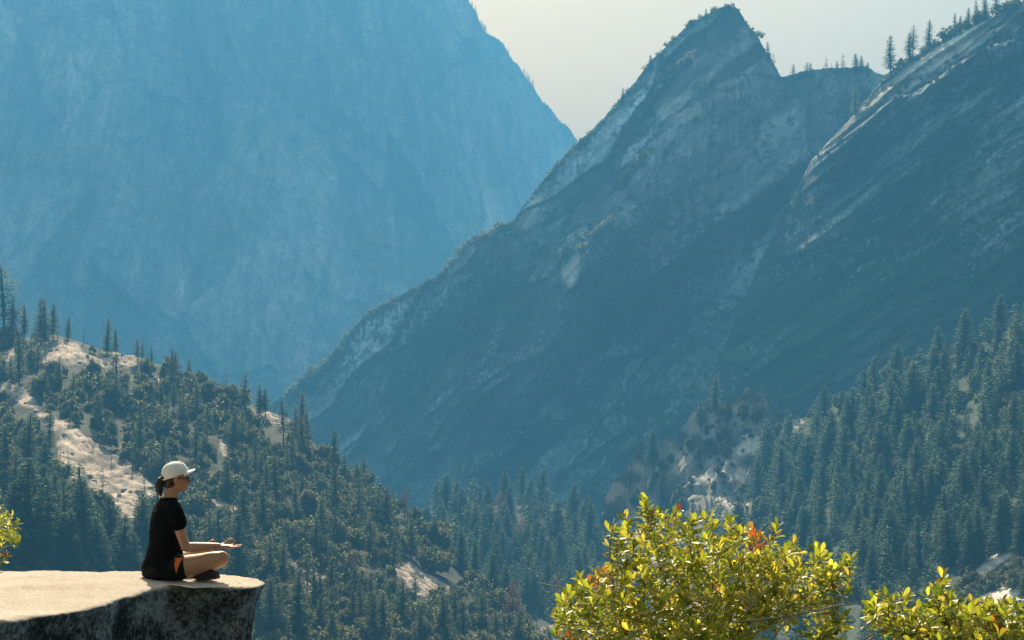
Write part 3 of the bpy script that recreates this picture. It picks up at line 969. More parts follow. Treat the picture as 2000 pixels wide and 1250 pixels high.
row_of([(P, 580, 1112, 1255), (P, 745, 1155, 1258), (P, 625, 1120, 1215), (P, 555, 1055, 1150), (T, 600, 1060, 1160), (P, 870, 1160, 1250), (T, 855, 1130, 1190), (P, 530, 1130, 1260), (P, 690, 1150, 1235), (T, 715, 1085, 1150), (P, 820, 1180, 1265), (P, 905, 1175, 1255), (P, 650, 1195, 1275), (D, 683, 1075, 1150), (T, 785, 1120, 1185), (P, 970, 1190, 1270), (N_, 1048, 1150, 1240), (P, 1010, 1190, 1275), (D, 1000, 1130, 1225)],
       LH, 'low on the left hillside', 'pines low on the left hill')
row_of([(Fr, 896, 940, 1025), (Fr, 885, 965, 1050), (Fr, 988, 915, 1005), (Fr, 1022, 912, 995), (Fr, 1060, 914, 1000), (Fr, 942, 950, 1030), (D, 972, 960, 1052), (D, 1018, 1008, 1082), (Fr, 900, 1030, 1115), (Fr, 928, 1055, 1125), (Fr, 1010, 1045, 1128), (Fr, 990, 1105, 1178), (Fr, 1036, 935, 1020), (Fr, 868, 985, 1060), (Fr, 950, 985, 1075), (Fr, 1045, 990, 1070), (Fr, 1095, 1040, 1120), (P, 1030, 1105, 1190), (Fr, 1120, 1000, 1075), (Fr, 850, 1010, 1075), (Fr, 960, 1080, 1160), (Fr, 1070, 1095, 1180), (D, 1085, 1120, 1200), (O, 810, 980, 1020), (O, 830, 985, 1030)],
       VS + LH, 'in the hazy stand down in the valley', 'trees down in the valley')
row_of([(P, 1397, 730, 812), (P, 1370, 782, 845), (O, 1420, 775, 820), (O, 1450, 778, 820), (O, 1478, 782, 825), (T, 1488, 750, 822), (Fr, 1275, 838, 905), (O, 1310, 880, 905), (O, 1345, 850, 875), (O, 1385, 850, 880), (O, 1365, 868, 895), (O, 1330, 965, 990), (O, 1395, 935, 960), (O, 1240, 960, 990)],
       RH, 'on the rocky spur beside the forest', 'trees on the rocky spur')
row_of([(Fr, 1775, 715, 775), (Fr, 1738, 735, 862), (T, 1702, 745, 815), (Fr, 1656, 770, 862), (Fr, 1835, 700, 785), (Fr, 1985, 610, 705), (Fr, 1950, 628, 700), (Fr, 1958, 710, 790), (Fr, 1790, 802, 888), (Fr, 1850, 768, 868), (Fr, 1905, 822, 940), (Fr, 1925, 862, 965), (Fr, 1980, 838, 955), (Fr, 1835, 822, 910), (Fr, 1625, 800, 925), (Fr, 1600, 805, 890), (O, 1800, 770, 800), (O, 1870, 680, 712), (O, 1905, 660, 695), (O, 1820, 760, 795), (O, 1730, 690, 730), (O, 1775, 675, 715), (O, 1755, 685, 720), (Fr, 1690, 780, 850), (Fr, 1720, 760, 830)],
       RH, 'high on the right forest slope', 'trees high on the right forest slope')
row_of([(Fr, 1720, 918, 1010), (Fr, 1775, 908, 1020), (Fr, 1815, 908, 1008), (Fr, 1740, 972, 1085), (Fr, 1670, 988, 1078), (Fr, 1570, 980, 1085), (Fr, 1605, 982, 1060), (Fr, 1810, 1008, 1078), (Fr, 1682, 845, 910), (Fr, 1720, 850, 915), (Fr, 1580, 848, 960), (Fr, 1522, 852, 940), (Fr, 1500, 878, 940), (Fr, 1545, 918, 1030), (O, 1482, 955, 1030), (Fr, 1665, 880, 960), (Fr, 1610, 900, 990), (Fr, 1640, 900, 985), (Fr, 1700, 920, 1000), (Fr, 1620, 1040, 1120), (Fr, 1690, 1040, 1120), (Fr, 1770, 1060, 1130), (O, 1915, 1005, 1040), (Fr, 1890, 1030, 1075), (Fr, 1935, 1040, 1080), (O, 1900, 990, 1020)],
       RH, 'in the middle of the right forest slope', 'trees in the right forest\'s middle')
PK, SH = ('granite_peak',), ('slab_shoulder',)
row_of([(P, 1549, 124, 160), (P, 1575, 120, 156), (P, 1584, 122, 155), (T, 1614, 110, 148), (P, 1634, 118, 148), (T, 1647, 104, 146), (P, 1672, 104, 145), (P, 1682, 108, 145), (P, 1695, 120, 150), (T, 1624, 122, 148)], PK, 'against the pale sky in the saddle', 'trees in the saddle', 'tree')
row_of([(P, 1271, 106, 140), (O, 1350, 34, 58), (P, 1378, 16, 42), (P, 1500, 80, 122), (T, 1511, 102, 140), (P, 1216, 170, 202), (P, 1132, 268, 296), (P, 1290, 95, 125), (O, 1345, 105, 130), (O, 1310, 115, 140), (O, 1295, 125, 148), (P, 1262, 150, 185), (O, 1000, 585, 612), (P, 1016, 580, 620), (P, 905, 700, 740), (O, 1215, 340, 370), (O, 1255, 300, 325), (O, 1165, 450, 470), (P, 1265, 340, 370), (O, 890, 735, 755)], PK, 'clinging to the shaded peak', 'trees on the peak')
row_of([(P, 1739, 68, 140), (P, 1783, 48, 112), (P, 1776, 58, 112), (P, 1813, 38, 98), (T, 1842, 50, 86), (P, 1864, 24, 72), (P, 1890, 14, 58), (P, 1906, 0, 50), (P, 1925, -8, 42), (P, 1945, -18, 30), (T, 1716, 124, 155), (P, 1670, 158, 215), (P, 1875, 30, 68), (O, 1760, 110, 128), (P, 1770, 150, 175), (P, 1832, 235, 262)], SH, 'on the slab shoulder under the sky', 'trees on the slab shoulder')

# fill: trees and scrub that nothing tells apart, by place
def inside(poly, x, y):
    c = False
    for (x1, y1), (x2, y2) in zip(poly, poly[1:] + poly[:1]):
        if (y1 > y) != (y2 > y) and x < (x2 - x1) * (y - y1) / (y2 - y1) + x1:
            c = not c
    return c


def scatter(n, poly, gap, avoid=(), seed=1, keepoff=0.0):
    rnd = random.Random(seed)
    xs = [p[0] for p in poly]; ys = [p[1] for p in poly]
    out, tries = [], 0
    while len(out) < n and tries < n * 60:
        tries += 1
        x, y = rnd.uniform(min(xs), max(xs)), rnd.uniform(min(ys), max(ys))
        if not inside(poly, x, y) or any(inside(a, x + u, y + v) for a in avoid for u, v in ((0, 0), (-14, -6), (14, -6), (0, -20), (8, -14), (-8, -14))):
            continue
        if any((x - a) ** 2 + (2.2 * (y - b)) ** 2 < gap * gap for a, b in out):
            continue
        if keepoff and any((x - a) ** 2 + (1.5 * (y - b)) ** 2 < keepoff ** 2 for a, b, c in TAKEN):
            continue
        out.append((x, y))
    return out


LM_L = [('the long pale slab', 190, 890), ('the slabs on the crest', 160, 690), ('the woman\'s cap', 345, 905), ('the woman\'s forearm', 430, 1050), ('the narrow pale gully', 440, 870), ('the wide slab by the valley', 830, 1140),
        ('the small slab on the skyline', 540, 815), ('the red dry pine', 790, 985), ('the tip of the ledge', 515, 1165), ('the tallest crest pine', 10, 620), ('the bare skyline trunks', 455, 770), ('the long slab\'s lower end', 310, 990),
        ('the paired little slabs low down', 625, 1165), ('the open patch right of her hand', 560, 1100), ('the boulder beyond her forearm', 387, 1052), ('the lone pine under the crest slabs', 141, 760), ('the thin tall pine of the upper scrub', 360, 800), ('the tall pine beside the ledge', 580, 1200), ('the tall pine low in the middle', 745, 1215), ('the low reddish dry pine', 683, 1120), ('the dead leaning trunk by the slab', 217, 890), ('the top of the pale gully', 425, 835), ('the middle of the left hill', 330, 830), ('the hill\'s steep right edge', 640, 930)]
LM_R = [('the leaning slab on the spur', 1550, 850), ('the right edge skyline', 1985, 660), ('the red sprig of the bush', 1475, 1040), ('the right edge slabs', 1950, 1090), ('the slab below the skyline', 1690, 780), ('the bush\'s right end', 1660, 1110),
        ('the low right bush', 1838, 1150), ('the top sprig of the bush', 1290, 980), ('the white ledges of the spur', 1465, 905), ('the right forest\'s middle', 1760, 920), ('the bush\'s left end', 1085, 1180), ('the dark hollow of the forest', 1850, 1000)]
LM_V = [('the reddish dry trees', 1000, 1010), ('the valley skyline', 1000, 950), ('the bush\'s left end', 1085, 1180), ('the slope\'s foot', 900, 1110), ('the rocky spur\'s foot', 1140, 1100)]
LM_S = [('the upper lit slab edge', 1840, 85), ('the lower lit slab edge', 1720, 215), ('the slab\'s lower tip', 1600, 305), ('the right frame edge', 1985, 60)]
NUM = 'two three four five six seven eight nine ten eleven twelve'.split()


def cell_labels(pts, what, marks):
    """name each plant by the nearest thing one can find, the side of it, and its order there"""
    cells = {}
    for i, (x, y) in enumerate(pts):
        m = min(marks, key=lambda q: (q[1] - x) ** 2 + (1.3 * (q[2] - y)) ** 2)
        dx, dy = x - m[1], 1.3 * (y - m[2])
        side = ('right of' if dx > 0 else 'left of') if abs(dx) > abs(dy) else ('below' if dy > 0 else 'above')
        cells.setdefault((m[0], side), []).append((x, i))
    out = {}
    for (m, side), L in cells.items():
        L.sort()
        for k, (x, i) in enumerate(L):
            if len(L) == 1:
                out[i] = 'single %s just %s %s' % (what, side, m)
            else:
                o = 'leftmost' if k == 0 else 'rightmost' if k == len(L) - 1 else ORD[k] + ' from left'
                out[i] = '%s %s %s %s, of %s' % (o, what, side, m, NUM[len(L) - 2] if len(L) - 2 < len(NUM) else 'many')
    return out


REST = {'tree': [], 'scrub': [], 'far': []}


def h_small(h):
    return h < 45


def fill(kinds, pts, hpx, names, label, cat, group, limit, key, jit=0.42, parts=True, marks=None):
    """largest first as things of their own; what is past the limit goes into the joined remainder"""
    rnd = random.Random(len(pts))
    rows = []
    for x, y in pts:
        if (x < 500 and y > 1140) or (1110 < x < 1620 and y > 1130 and h_small(hpx(x, y))) or (1740 < x and y > 1225):
            continue                      # behind the ledge or the bushes
        p = hit(x, y, names, 3)
        if p is None:
            continue
        h = hpx(x, y) * p.y / FPX * rnd.uniform(1 - jit, 1 + jit)
        rows.append((h / p.y, p, h, (x, y)))
    rows.sort(key=lambda r: -r[0] * (0.4 if r[3][0] < 300 and r[3][1] > 900 else 1.0))     # those inside the dense stand hardly show
    names_ = cell_labels([r[3] for r in rows[:limit]], label, marks) if marks else {}
    for i, (s, p, h, xy) in enumerate(rows):
        k = rnd.choice(kinds)
        if i < limit:
            k.place(p - Vector((0, 0, 0.15)), h, rnd.uniform(0, 6.28), names_.get(i, label), cat, group, parts and s * FPX > 18)
        else:
            REST[key].append((k, p, h, rnd.uniform(0, 6.28)))


L_POLY = [(-40, 640), (60, 662), (210, 690), (380, 745), (520, 803), (600, 855), (700, 942), (810, 1023), (920, 1123), (1040, 1220), (1070, 1290), (-40, 1290)]
fill(PINE + THIN, scatter(46, [(-30, 680), (380, 760), (600, 870), (800, 1040), (800, 1140), (420, 900), (-30, 780)], 38, SLABS, 2, 16), lambda x, y: 62, LH, 'green pine', 'tree', 'pines scattered over the left hillside', 30, 'tree', marks=LM_L)
fill(PINE, scatter(40, [(480, 1010), (700, 1080), (1000, 1210), (1050, 1280), (500, 1280)], 40, SLABS, 3, 16), lambda x, y: 78, LH, 'green pine', 'tree', 'pines scattered over the lower left hillside', 26, 'tree', marks=LM_L)
fill(FIR + PINE, scatter(60, [(-40, 905), (60, 930), (140, 1015), (300, 1070), (480, 1080), (480, 1200), (-40, 1200)], 26, SLABS, 4, 12), lambda x, y: 105, LH, 'dark crowded fir', 'tree', 'crowded firs behind the ledge', 36, 'tree', marks=LM_L)
fill(FIR, scatter(110, [(800, 1030), (900, 1010), (1120, 1020), (1180, 1080), (1120, 1230), (980, 1180)], 17, (), 5, 8), lambda x, y: 70, VS + RH, 'hazy crowded fir', 'tree', 'crowded firs in the valley', 22, 'tree', marks=LM_V)
fill(FIR, scatter(210, [(1480, 900), (1560, 850), (1700, 800), (1860, 720), (2040, 630), (2040, 1090), (1880, 1120), (1700, 1160), (1480, 1060)], 22, (), 6, 10), lambda x, y: 84, RH, 'dark crowded fir', 'tree', 'crowded firs on the right forest slope', 70, 'tree', marks=LM_R)
fill(FIR, scatter(150, [(1150, 1190), (1480, 1040), (1700, 1150), (2040, 1230), (2040, 1300), (1100, 1300)], 20, (), 7, 9), lambda x, y: 82, RH, 'dark lower fir', 'tree', 'firs behind the bush', 20, 'tree', marks=LM_R)
# scrub
fill(SCRUB + OAK, scatter(950, L_POLY, 12.5, SLABS, 8), lambda x, y: 29 + 9 * (y > 1000), LH, 'scrub clump', 'shrub', 'scrub on the left hillside', 215, 'scrub', 0.45, marks=LM_L)
fill(SCRUB + OAK, scatter(90, [(1490, 850), (1700, 780), (1860, 705), (2040, 630), (2040, 900), (1500, 980)], 24, (), 9), lambda x, y: 26, RH, 'pale leafy shrub', 'shrub', 'scrub on the right forest slope', 30, 'scrub', 0.4, marks=LM_R)
fill(SCRUB, scatter(90, [(1880, 1120), (1960, 1060), (2040, 1050), (2040, 1250), (1860, 1220)], 17, R_BARE, 10), lambda x, y: 20, RH, 'sunlit scrub clump', 'shrub', 'scrub around the low right slabs', 25, 'scrub', 0.4, marks=LM_R)
fill(SCRUB, scatter(80, [(1130, 1130), (1200, 1020), (1290, 900), (1400, 820), (1480, 830), (1480, 960), (1300, 1010), (1180, 1130)], 15, R_BARE, 11), lambda x, y: 11, RH, 'small cliff shrub', 'shrub', 'shrubs on the rocky spur', 20, 'scrub', 0.5, marks=LM_R)
fill(SCRUB, scatter(120, [(1590, 312), (1700, 210), (1760, 180), (1850, 120), (2010, 30), (2010, 150), (1860, 200), (1760, 250), (1640, 330)], 11, (), 12), lambda x, y: 11, SH, 'tiny shrub', 'shrub', 'shrubs on the slab shoulder', 15, 'scrub', 0.6, marks=LM_S)
for k_, (pts, st, w) in enumerate(B_LEDGES):
    a = np.asarray(sorted(pts), float)
    rr = random.Random(90 + k_)
    q = []
    for _ in range(22):
        x = rr.uniform(a[0, 0], a[-1, 0])
        q.append((x, float(np.interp(x, a[:, 0], a[:, 1])) + rr.uniform(-4, 5)))
    fill(SCRUB, q, lambda x, y: 12, PK, '', '', '', 0, 'far', 0.6)
ridge = [(x, float(interp(B_RIDGE, x)) + random.uniform(2, 9)) for x in np.linspace(560, 1500, 150)]
fill(SCRUB, ridge, lambda x, y: 9, PK, 'tiny shrub along the skyline of the shaded peak', 'shrub', 'shrubs on the peak skyline', 0, 'far', 0.6)
fill(SCRUB + PINE[:1], [p for p in scatter(520, [(560, 790), (690, 650), (900, 510), (1050, 400), (1200, 240), (1330, 80), (1430, 30), (1520, 180), (1700, 200), (2000, 160), (2000, 640), (1700, 760), (1480, 820), (1250, 920), (1120, 980), (850, 980), (640, 860)], 9, (), 31) if fbm(p[0] / 70.0, p[1] / 60.0, 91.0, 3) > -0.02], lambda x, y: 10, PK + SH, '', '', '', 0, 'far', 0.6)


c_edge = [(1585, 315), (1620, 275), (1660, 235), (1700, 190), (1735, 145), (1770, 120), (1800, 105), (1830, 82), (1870, 62), (1900, 45), (1950, 22), (2000, 0)]
fill(SCRUB + PINE[:1], [(x, float(interp(c_edge, x)) + random.uniform(1, 9)) for x in np.linspace(1690, 1998, 70) + RNG.uniform(-6, 6, 70)], lambda x, y: 14 if x > 1840 else 10, SH, '', '', '', 0, 'far', 0.7)
a_edge = [(915, 0), (945, 55), (985, 95), (1005, 125), (1040, 165), (1060, 205), (1095, 240), (1120, 275)]
fill(PINE, [(x, float(interp(a_edge, x)) + random.uniform(2, 14)) for x in np.linspace(918, 1118, 60)], lambda x, y: 13, ('far_canyon_wall',), '', '', '', 0, 'far', 0.5)


def low(k, keep):
    """lighter copy of a plant for the joined remainder: every n-th leaf, a little larger"""
    F = k.sprays[1].reshape(-1, 2, 3)[::keep]
    idx = np.unique(F)
    remap = np.zeros(len(k.sprays[0]), int)
    remap[idx] = np.arange(len(idx))
    V = k.sprays[0][idx].reshape(-1, 4, 3)
    c = V.mean(1, keepdims=True)
    V = (c + (V - c) * math.sqrt(keep) * 0.9).reshape(-1, 3)
    F = remap[F].reshape(-1, 3)
    if k.core is not None and keep < 6:
        F = np.concatenate([F, k.core[1] + len(V)])
        V = np.concatenate([V, k.core[0]])
    return V, F


def join_rest(name, rows, label, mat, keep):
    VV, FF, n = [], [], 0
    cache = {}
    for k, p, h, rz in rows:
        if k not in cache:
            cache[k] = low(k, keep)
        V, F = cache[k]
        s = h / k.H
        c, sn = math.cos(rz), math.sin(rz)
        W = np.stack([V[:, 0] * c - V[:, 1] * sn, V[:, 0] * sn + V[:, 1] * c, V[:, 2]], 1) * s + np.array(p)
        VV.append(W); FF.append(F + n); n += len(W)
    if VV:
        tag(link(name, mesh_np(name, np.concatenate(VV), np.concatenate(FF).astype(np.int32), [mat], False)), label, kind='stuff')


print('TRIS', [(k.name, len(k.leaf[1]), len(k.wood[1])) for k in PINE + THIN + FIR + SCRUB])
print('REST', {k: len(v) for k, v in REST.items()})
join_rest('woods', REST['tree'], 'smaller firs filling the gaps of the wooded slopes', M_fir, 6)
join_rest('undergrowth', REST['scrub'], 'low scrub filling the gaps between the larger bushes', M_shrub, 5)
join_rest('far_scrub', REST['far'], 'scrub and small trees in the cracks and ledges of the far cliffs', M_shrub, 9)


def rubble():
    rnd = random.Random(44)
    bm = bmesh.new()
    bmesh.ops.create_icosphere(bm, subdivisions=2, radius=1)
    V0 = np.array([v.co for v in bm.verts]); F0 = np.array([[v.index for v in f.verts] for f in bm.faces])
    bm.free()
    VV, FF, n = [], [], 0
    for S_ in SLABS:
        for _ in range(max(4, len(S_))):
            a, b = rnd.choice(list(zip(S_, S_[1:] + S_[:1])))
            t = rnd.random()
            c = (sum(q[0] for q in S_) / len(S_), sum(q[1] for q in S_) / len(S_))
            s = rnd.uniform(0.0, 0.5)
            x = (a[0] + (b[0] - a[0]) * t) * (1 - s) + c[0] * s
            y = (a[1] + (b[1] - a[1]) * t) * (1 - s) + c[1] * s
            p = hit(x, y, LH, 1)
            if p is None:
                continue
            r = rnd.uniform(0.4, 1.5)
            q = rnd.uniform(0, 9)
            k = 1 + 0.5 * fbm(V0[:, 0] * 1.3 + q, V0[:, 1] * 1.3, V0[:, 2] * 1.3, 3)
            W = V0 * k[:, None] * np.array([r * rnd.uniform(0.8, 1.5), r, r * rnd.uniform(0.45, 0.8)]) + np.array(p)
            VV.append(W); FF.append(F0 + n); n += len(W)
    tag(link('rubble', mesh_np('rubble', np.concatenate(VV), np.concatenate(FF).astype(np.int32), [M_stone], False)), 'loose granite blocks along the edges of the pale slabs', kind='stuff')


rubble()


# boulders on the left hill
def boulder(px, py, wpx, label, mat, flat=0.6, seed=0):
    p = hit(px, py, LH)
    r = wpx * p.y / FPX * 0.5
    bm = bmesh.new()
    bmesh.ops.create_icosphere(bm, subdivisions=4, radius=1)
    V = np.array([v.co for v in bm.verts])
    d = 1 + 0.35 * fbm(V[:, 0] * 1.1 + seed, V[:, 1] * 1.1, V[:, 2] * 1.1, 4)
    for v, k in zip(bm.verts, d):
        v.co = Vector((v.co.x * k * r, v.co.y * k * r, v.co.z * k * r * flat))
    me = bpy.data.meshes.new('boulder')
    bm.to_mesh(me); bm.free()
    me.materials.append(mat)
    me.polygons.foreach_set('use_smooth', np.ones(len(me.polygons), dtype=bool))
    o = link('boulder', me)
    o.location = p + Vector((0, 0, r * flat * 0.3))
    o.rotation_euler = (0, 0, seed)
    tag(o, label, 'boulder', 'boulders on the left hillside')


boulder(387, 1052, 30, 'pale rounded boulder just beyond the woman\'s forearm', M_stone, 0.8, 1.0)
boulder(419, 1058, 30, 'grey smooth boulder behind the woman\'s wrist', M_stone, 0.6, 2.2)
boulder(242, 958, 12, 'small dark rock lying on the long pale slab, larger one', M_stone, 0.7, 3.1)
boulder(255, 961, 8, 'small dark rock lying on the long pale slab, smaller one', M_stone, 0.7, 4.4)
boulder(672, 1206, 26, 'angular pale boulder in scrub low on the hill', M_stone, 0.8, 5.0)
boulder(343, 985, 14, 'pale boulder at the lower tip of the long slab', M_stone, 0.7, 6.0)
boulder(505, 1020, 16, 'grey boulder among scrub beside the dark pine shade', M_stone, 0.7, 7.0)
#@@NEXT3@@
# ---------------------------------------------------------------- foreground rock
def stone_material():
    m, nt, N = new_mat('ledge_granite')
    L = nt.links.new
    tc = N('ShaderNodeTexCoord')
    ob = tc.outputs['Object']
    a = N('ShaderNodeAttribute', attribute_name='side')
    n1 = noise_tex(N, L, ob, 1.6, 8, 0.6)
    n2 = noise_tex(N, L, ob, 60, 4, 0.7)
    n3 = noise_tex(N, L, ob, 30, 8, 0.85)
    n4 = noise_tex(N, L, ob, 3.2, 8, 0.68)
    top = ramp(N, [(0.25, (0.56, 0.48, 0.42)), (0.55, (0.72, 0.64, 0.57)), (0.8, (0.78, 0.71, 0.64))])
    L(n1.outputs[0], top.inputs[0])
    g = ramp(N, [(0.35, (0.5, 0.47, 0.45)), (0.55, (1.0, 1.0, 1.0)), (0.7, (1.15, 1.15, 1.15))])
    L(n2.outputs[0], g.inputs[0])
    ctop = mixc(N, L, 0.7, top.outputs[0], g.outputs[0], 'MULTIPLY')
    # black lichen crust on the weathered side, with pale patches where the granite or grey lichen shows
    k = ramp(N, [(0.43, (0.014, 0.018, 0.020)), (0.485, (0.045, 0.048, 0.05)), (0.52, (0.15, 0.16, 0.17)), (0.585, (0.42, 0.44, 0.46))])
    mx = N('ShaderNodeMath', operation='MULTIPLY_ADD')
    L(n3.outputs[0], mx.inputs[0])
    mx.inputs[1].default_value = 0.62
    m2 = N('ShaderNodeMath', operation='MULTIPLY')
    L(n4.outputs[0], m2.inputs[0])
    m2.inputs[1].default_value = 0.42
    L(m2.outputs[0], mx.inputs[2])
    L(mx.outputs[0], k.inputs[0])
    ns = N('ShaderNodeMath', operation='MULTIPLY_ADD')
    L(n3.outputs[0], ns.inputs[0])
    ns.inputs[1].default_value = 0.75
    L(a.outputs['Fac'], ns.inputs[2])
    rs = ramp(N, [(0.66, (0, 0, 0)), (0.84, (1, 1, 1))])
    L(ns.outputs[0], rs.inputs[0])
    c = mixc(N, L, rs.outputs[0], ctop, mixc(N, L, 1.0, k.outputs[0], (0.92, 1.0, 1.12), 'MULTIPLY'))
    b = N('ShaderNodeBsdfPrincipled')
    b.inputs['Roughness'].default_value = 0.92
    b.inputs['Specular IOR Level'].default_value = 0.15
    L(c, b.inputs['Base Color'])
    bp = N('ShaderNodeBump')
    bp.inputs['Distance'].default_value = 0.02
    ad = N('ShaderNodeMath', operation='MULTIPLY_ADD')
    L(n2.outputs[0], ad.inputs[0])
    ad.inputs[1].default_value = 0.35
    L(n3.outputs[0], ad.inputs[2])
    L(ad.outputs[0], bp.inputs['Height'])
    L(bp.outputs[0], b.inputs['Normal'])
    o = N('ShaderNodeOutputMaterial')
    L(b.outputs[0], o.inputs[0])
    return m


M_ledge = stone_material()
LEDGE_Z = -1.5


def ledge():
    # plan outline of the top (X, Y), anticlockwise from the left front; it runs on past the frame
    P = np.array([(-4.6, 8.6), (-3.9, 10.2), (-3.42, 11.0), (-3.12, 11.55), (-2.93, 12.0), (-2.74, 12.5), (-2.60, 13.05), (-2.46, 13.38), (-2.30, 13.46), (-2.10, 13.44), (-1.93, 13.42), (-1.90, 13.46), (-1.84, 13.58), (-1.84, 13.78), (-1.90, 13.94), (-2.06, 14.08), (-2.4, 14.28), (-2.9, 14.42), (-3.6, 14.5), (-4.6, 14.5), (-6.2, 14.2), (-7.4, 12.4), (-6.6, 9.6)])
    P2 = np.vstack([P, P[:1]])
    s = np.concatenate([[0], np.cumsum(np.hypot(*np.diff(P2, axis=0).T))])
    # denser along the seen edge
    t = np.concatenate([np.linspace(0, s[16], 420, endpoint=False), np.linspace(s[16], s[19], 120, endpoint=False), np.linspace(s[19], s[-1], 60, endpoint=False)])
    bx, by = np.interp(t, s, P2[:, 0]), np.interp(t, s, P2[:, 1])
    for _ in range(3):
        bx = (np.roll(bx, 1) + 2 * bx + np.roll(bx, -1)) / 4
        by = (np.roll(by, 1) + 2 * by + np.roll(by, -1)) / 4
    cx, cy = -3.7, 13.2
    jag = 0.030 * fbm(bx * 5, by * 5, 2.0, 5, 0.65) + 0.05 * fbm(bx * 1.6, by * 1.6, 5.0, 3)
    bx, by = bx + jag * 0.5, by + jag
    n = len(t)
    tx, ty = np.roll(bx, -1) - np.roll(bx, 1), np.roll(by, -1) - np.roll(by, 1)
    l = np.hypot(tx, ty); nx, ny = ty / l, -tx / l
    rows, side = [], []
    for f in np.linspace(0, 1, 60) ** 0.75:
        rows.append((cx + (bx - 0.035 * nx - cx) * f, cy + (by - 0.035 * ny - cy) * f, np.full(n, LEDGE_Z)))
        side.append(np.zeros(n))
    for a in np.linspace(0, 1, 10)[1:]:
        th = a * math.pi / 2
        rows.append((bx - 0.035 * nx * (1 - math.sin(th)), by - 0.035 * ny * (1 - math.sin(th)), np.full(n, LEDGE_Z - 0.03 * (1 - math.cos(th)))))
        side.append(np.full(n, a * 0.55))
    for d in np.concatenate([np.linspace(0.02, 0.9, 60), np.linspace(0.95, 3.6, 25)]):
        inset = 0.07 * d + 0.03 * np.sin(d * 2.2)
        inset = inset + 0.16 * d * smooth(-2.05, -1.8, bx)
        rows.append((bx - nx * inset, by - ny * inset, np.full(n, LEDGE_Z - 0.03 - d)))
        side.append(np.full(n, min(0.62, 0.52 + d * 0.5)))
    X = np.array([r[0] for r in rows]); Y = np.array([r[1] for r in rows]); Z = np.array([r[2] for r in rows])
    S_ = np.array(side)
    lump = 0.055 * fbm(X * 0.8, Y * 0.8, Z * 0.8, 4) + 0.016 * fbm(X * 5, Y * 5, Z * 5, 5, 0.65)
    w = np.minimum(1, S_ / 0.45)
    Z = Z + lump * (1 - 0.7 * w) + 0
    k = (0.10 * fbm(X * 1.1, Y * 1.1, Z * 1.6, 3, 0.5) + 0.028 * fbm(X * 7, Y * 7, Z * 7, 5, 0.7)) * w
    X = X + nx * k; Y = Y + ny * k
    V = np.stack([X, Y, Z], -1)
    nr = len(rows)
    i = np.arange((nr - 1) * n)
    r, c = i // n, i % n
    F = np.stack([r * n + c, (r + 1) * n + c, (r + 1) * n + (c + 1) % n, r * n + (c + 1) % n], 1)
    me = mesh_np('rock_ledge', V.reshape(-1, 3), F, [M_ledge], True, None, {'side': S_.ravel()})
    o = link('rock_ledge', me)
    tag(o, 'flat granite ledge, sunlit on top and dark with lichen on its side', 'rock')
    BVH['rock_ledge'] = BVHTree.FromPolygons([tuple(v) for v in V.reshape(-1, 3)], F.tolist())


ledge()

# the slope the camera and the near bushes stand on, below the frame
gx, gy = np.meshgrid(np.linspace(-12, 9, 90), np.linspace(-4, 21, 100))
gz = -1.75 - 0.075 * np.maximum(gy, 0) - 0.9 * smooth(6, 11, gy) - 5.5 * smooth(12.5, 21, gy) + 0.12 * fbm(gx * 0.5, gy * 0.5, 3.0, 4)
add_terrain('near_slope', np.stack([gx, gy, gz], -1).reshape(-1, 3), 100, 90, M_hill, 'rocky ground below the ledge and bushes', {'veg': 0 * gx + 0.2, 'bare': 0 * gx, 'tone': 1 + 0 * gx})


# ---------------------------------------------------------------- the bushes in front
def leaf_mesh(curl, fold):
    """one obovate leaf, 1 long, folded along the midrib"""
    st = [(0.0, 0.02), (0.18, 0.10), (0.45, 0.18), (0.70, 0.215), (0.90, 0.13), (1.0, 0.0)]
    V, F = [], []
    for x, w in st:
        z = -curl * x * x
        if w == 0:
            V.append((x, 0, z))
        else:
            V += [(x, w, z + fold * w), (x, 0, z), (x, -w, z + fold * w)]
    for i in range(4):
        a = i * 3
        F += [(a, a + 1, a + 4, a + 3), (a + 1, a + 2, a + 5, a + 4)]
    F += [(12, 13, 15), (13, 14, 15)]
    return np.array(V), F


M_leafY = foliage_material('bush_leaf', [(0.0, (0.22, 0.30, 0.05)), (0.35, (0.35, 0.42, 0.08)), (0.7, (0.50, 0.50, 0.11)), (0.93, (0.62, 0.54, 0.16)), (1.0, (0.50, 0.30, 0.10))], 0.58, (1.5, 1.35, 0.5), 0.6, 0.45)
M_leafG = foliage_material('green_bush_leaf', [(0.0, (0.09, 0.15, 0.03)), (0.6, (0.20, 0.27, 0.05)), (1.0, (0.36, 0.38, 0.06))], 0.50, (1.4, 1.3, 0.5), 0.6, 0.45)
M_leafR = foliage_material('red_bush_leaf', [(0.0, (0.30, 0.07, 0.03)), (0.5, (0.45, 0.16, 0.07)), (1.0, (0.52, 0.28, 0.14))], 0.48, (1.3, 0.9, 0.5), 0.9, 0.35)
M_twig = plain_material('twig', (0.13, 0.085, 0.06), 0.8, 0.3, 20)
M_bare = plain_material('bare_twig', (0.34, 0.30, 0.27), 0.8, 0.3, 20)
LEAVES = [leaf_mesh(c, f) for c, f in ((0.10, 0.35), (0.22, 0.5), (0.02, 0.2), (0.30, 0.7))]
LEAF_ME = {(i, m.name): mesh_np('leaf', np.array(v), as_tris(f), [m], False) for i, (v, f) in enumerate(LEAVES) for m in (M_leafY, M_leafG, M_leafR)}


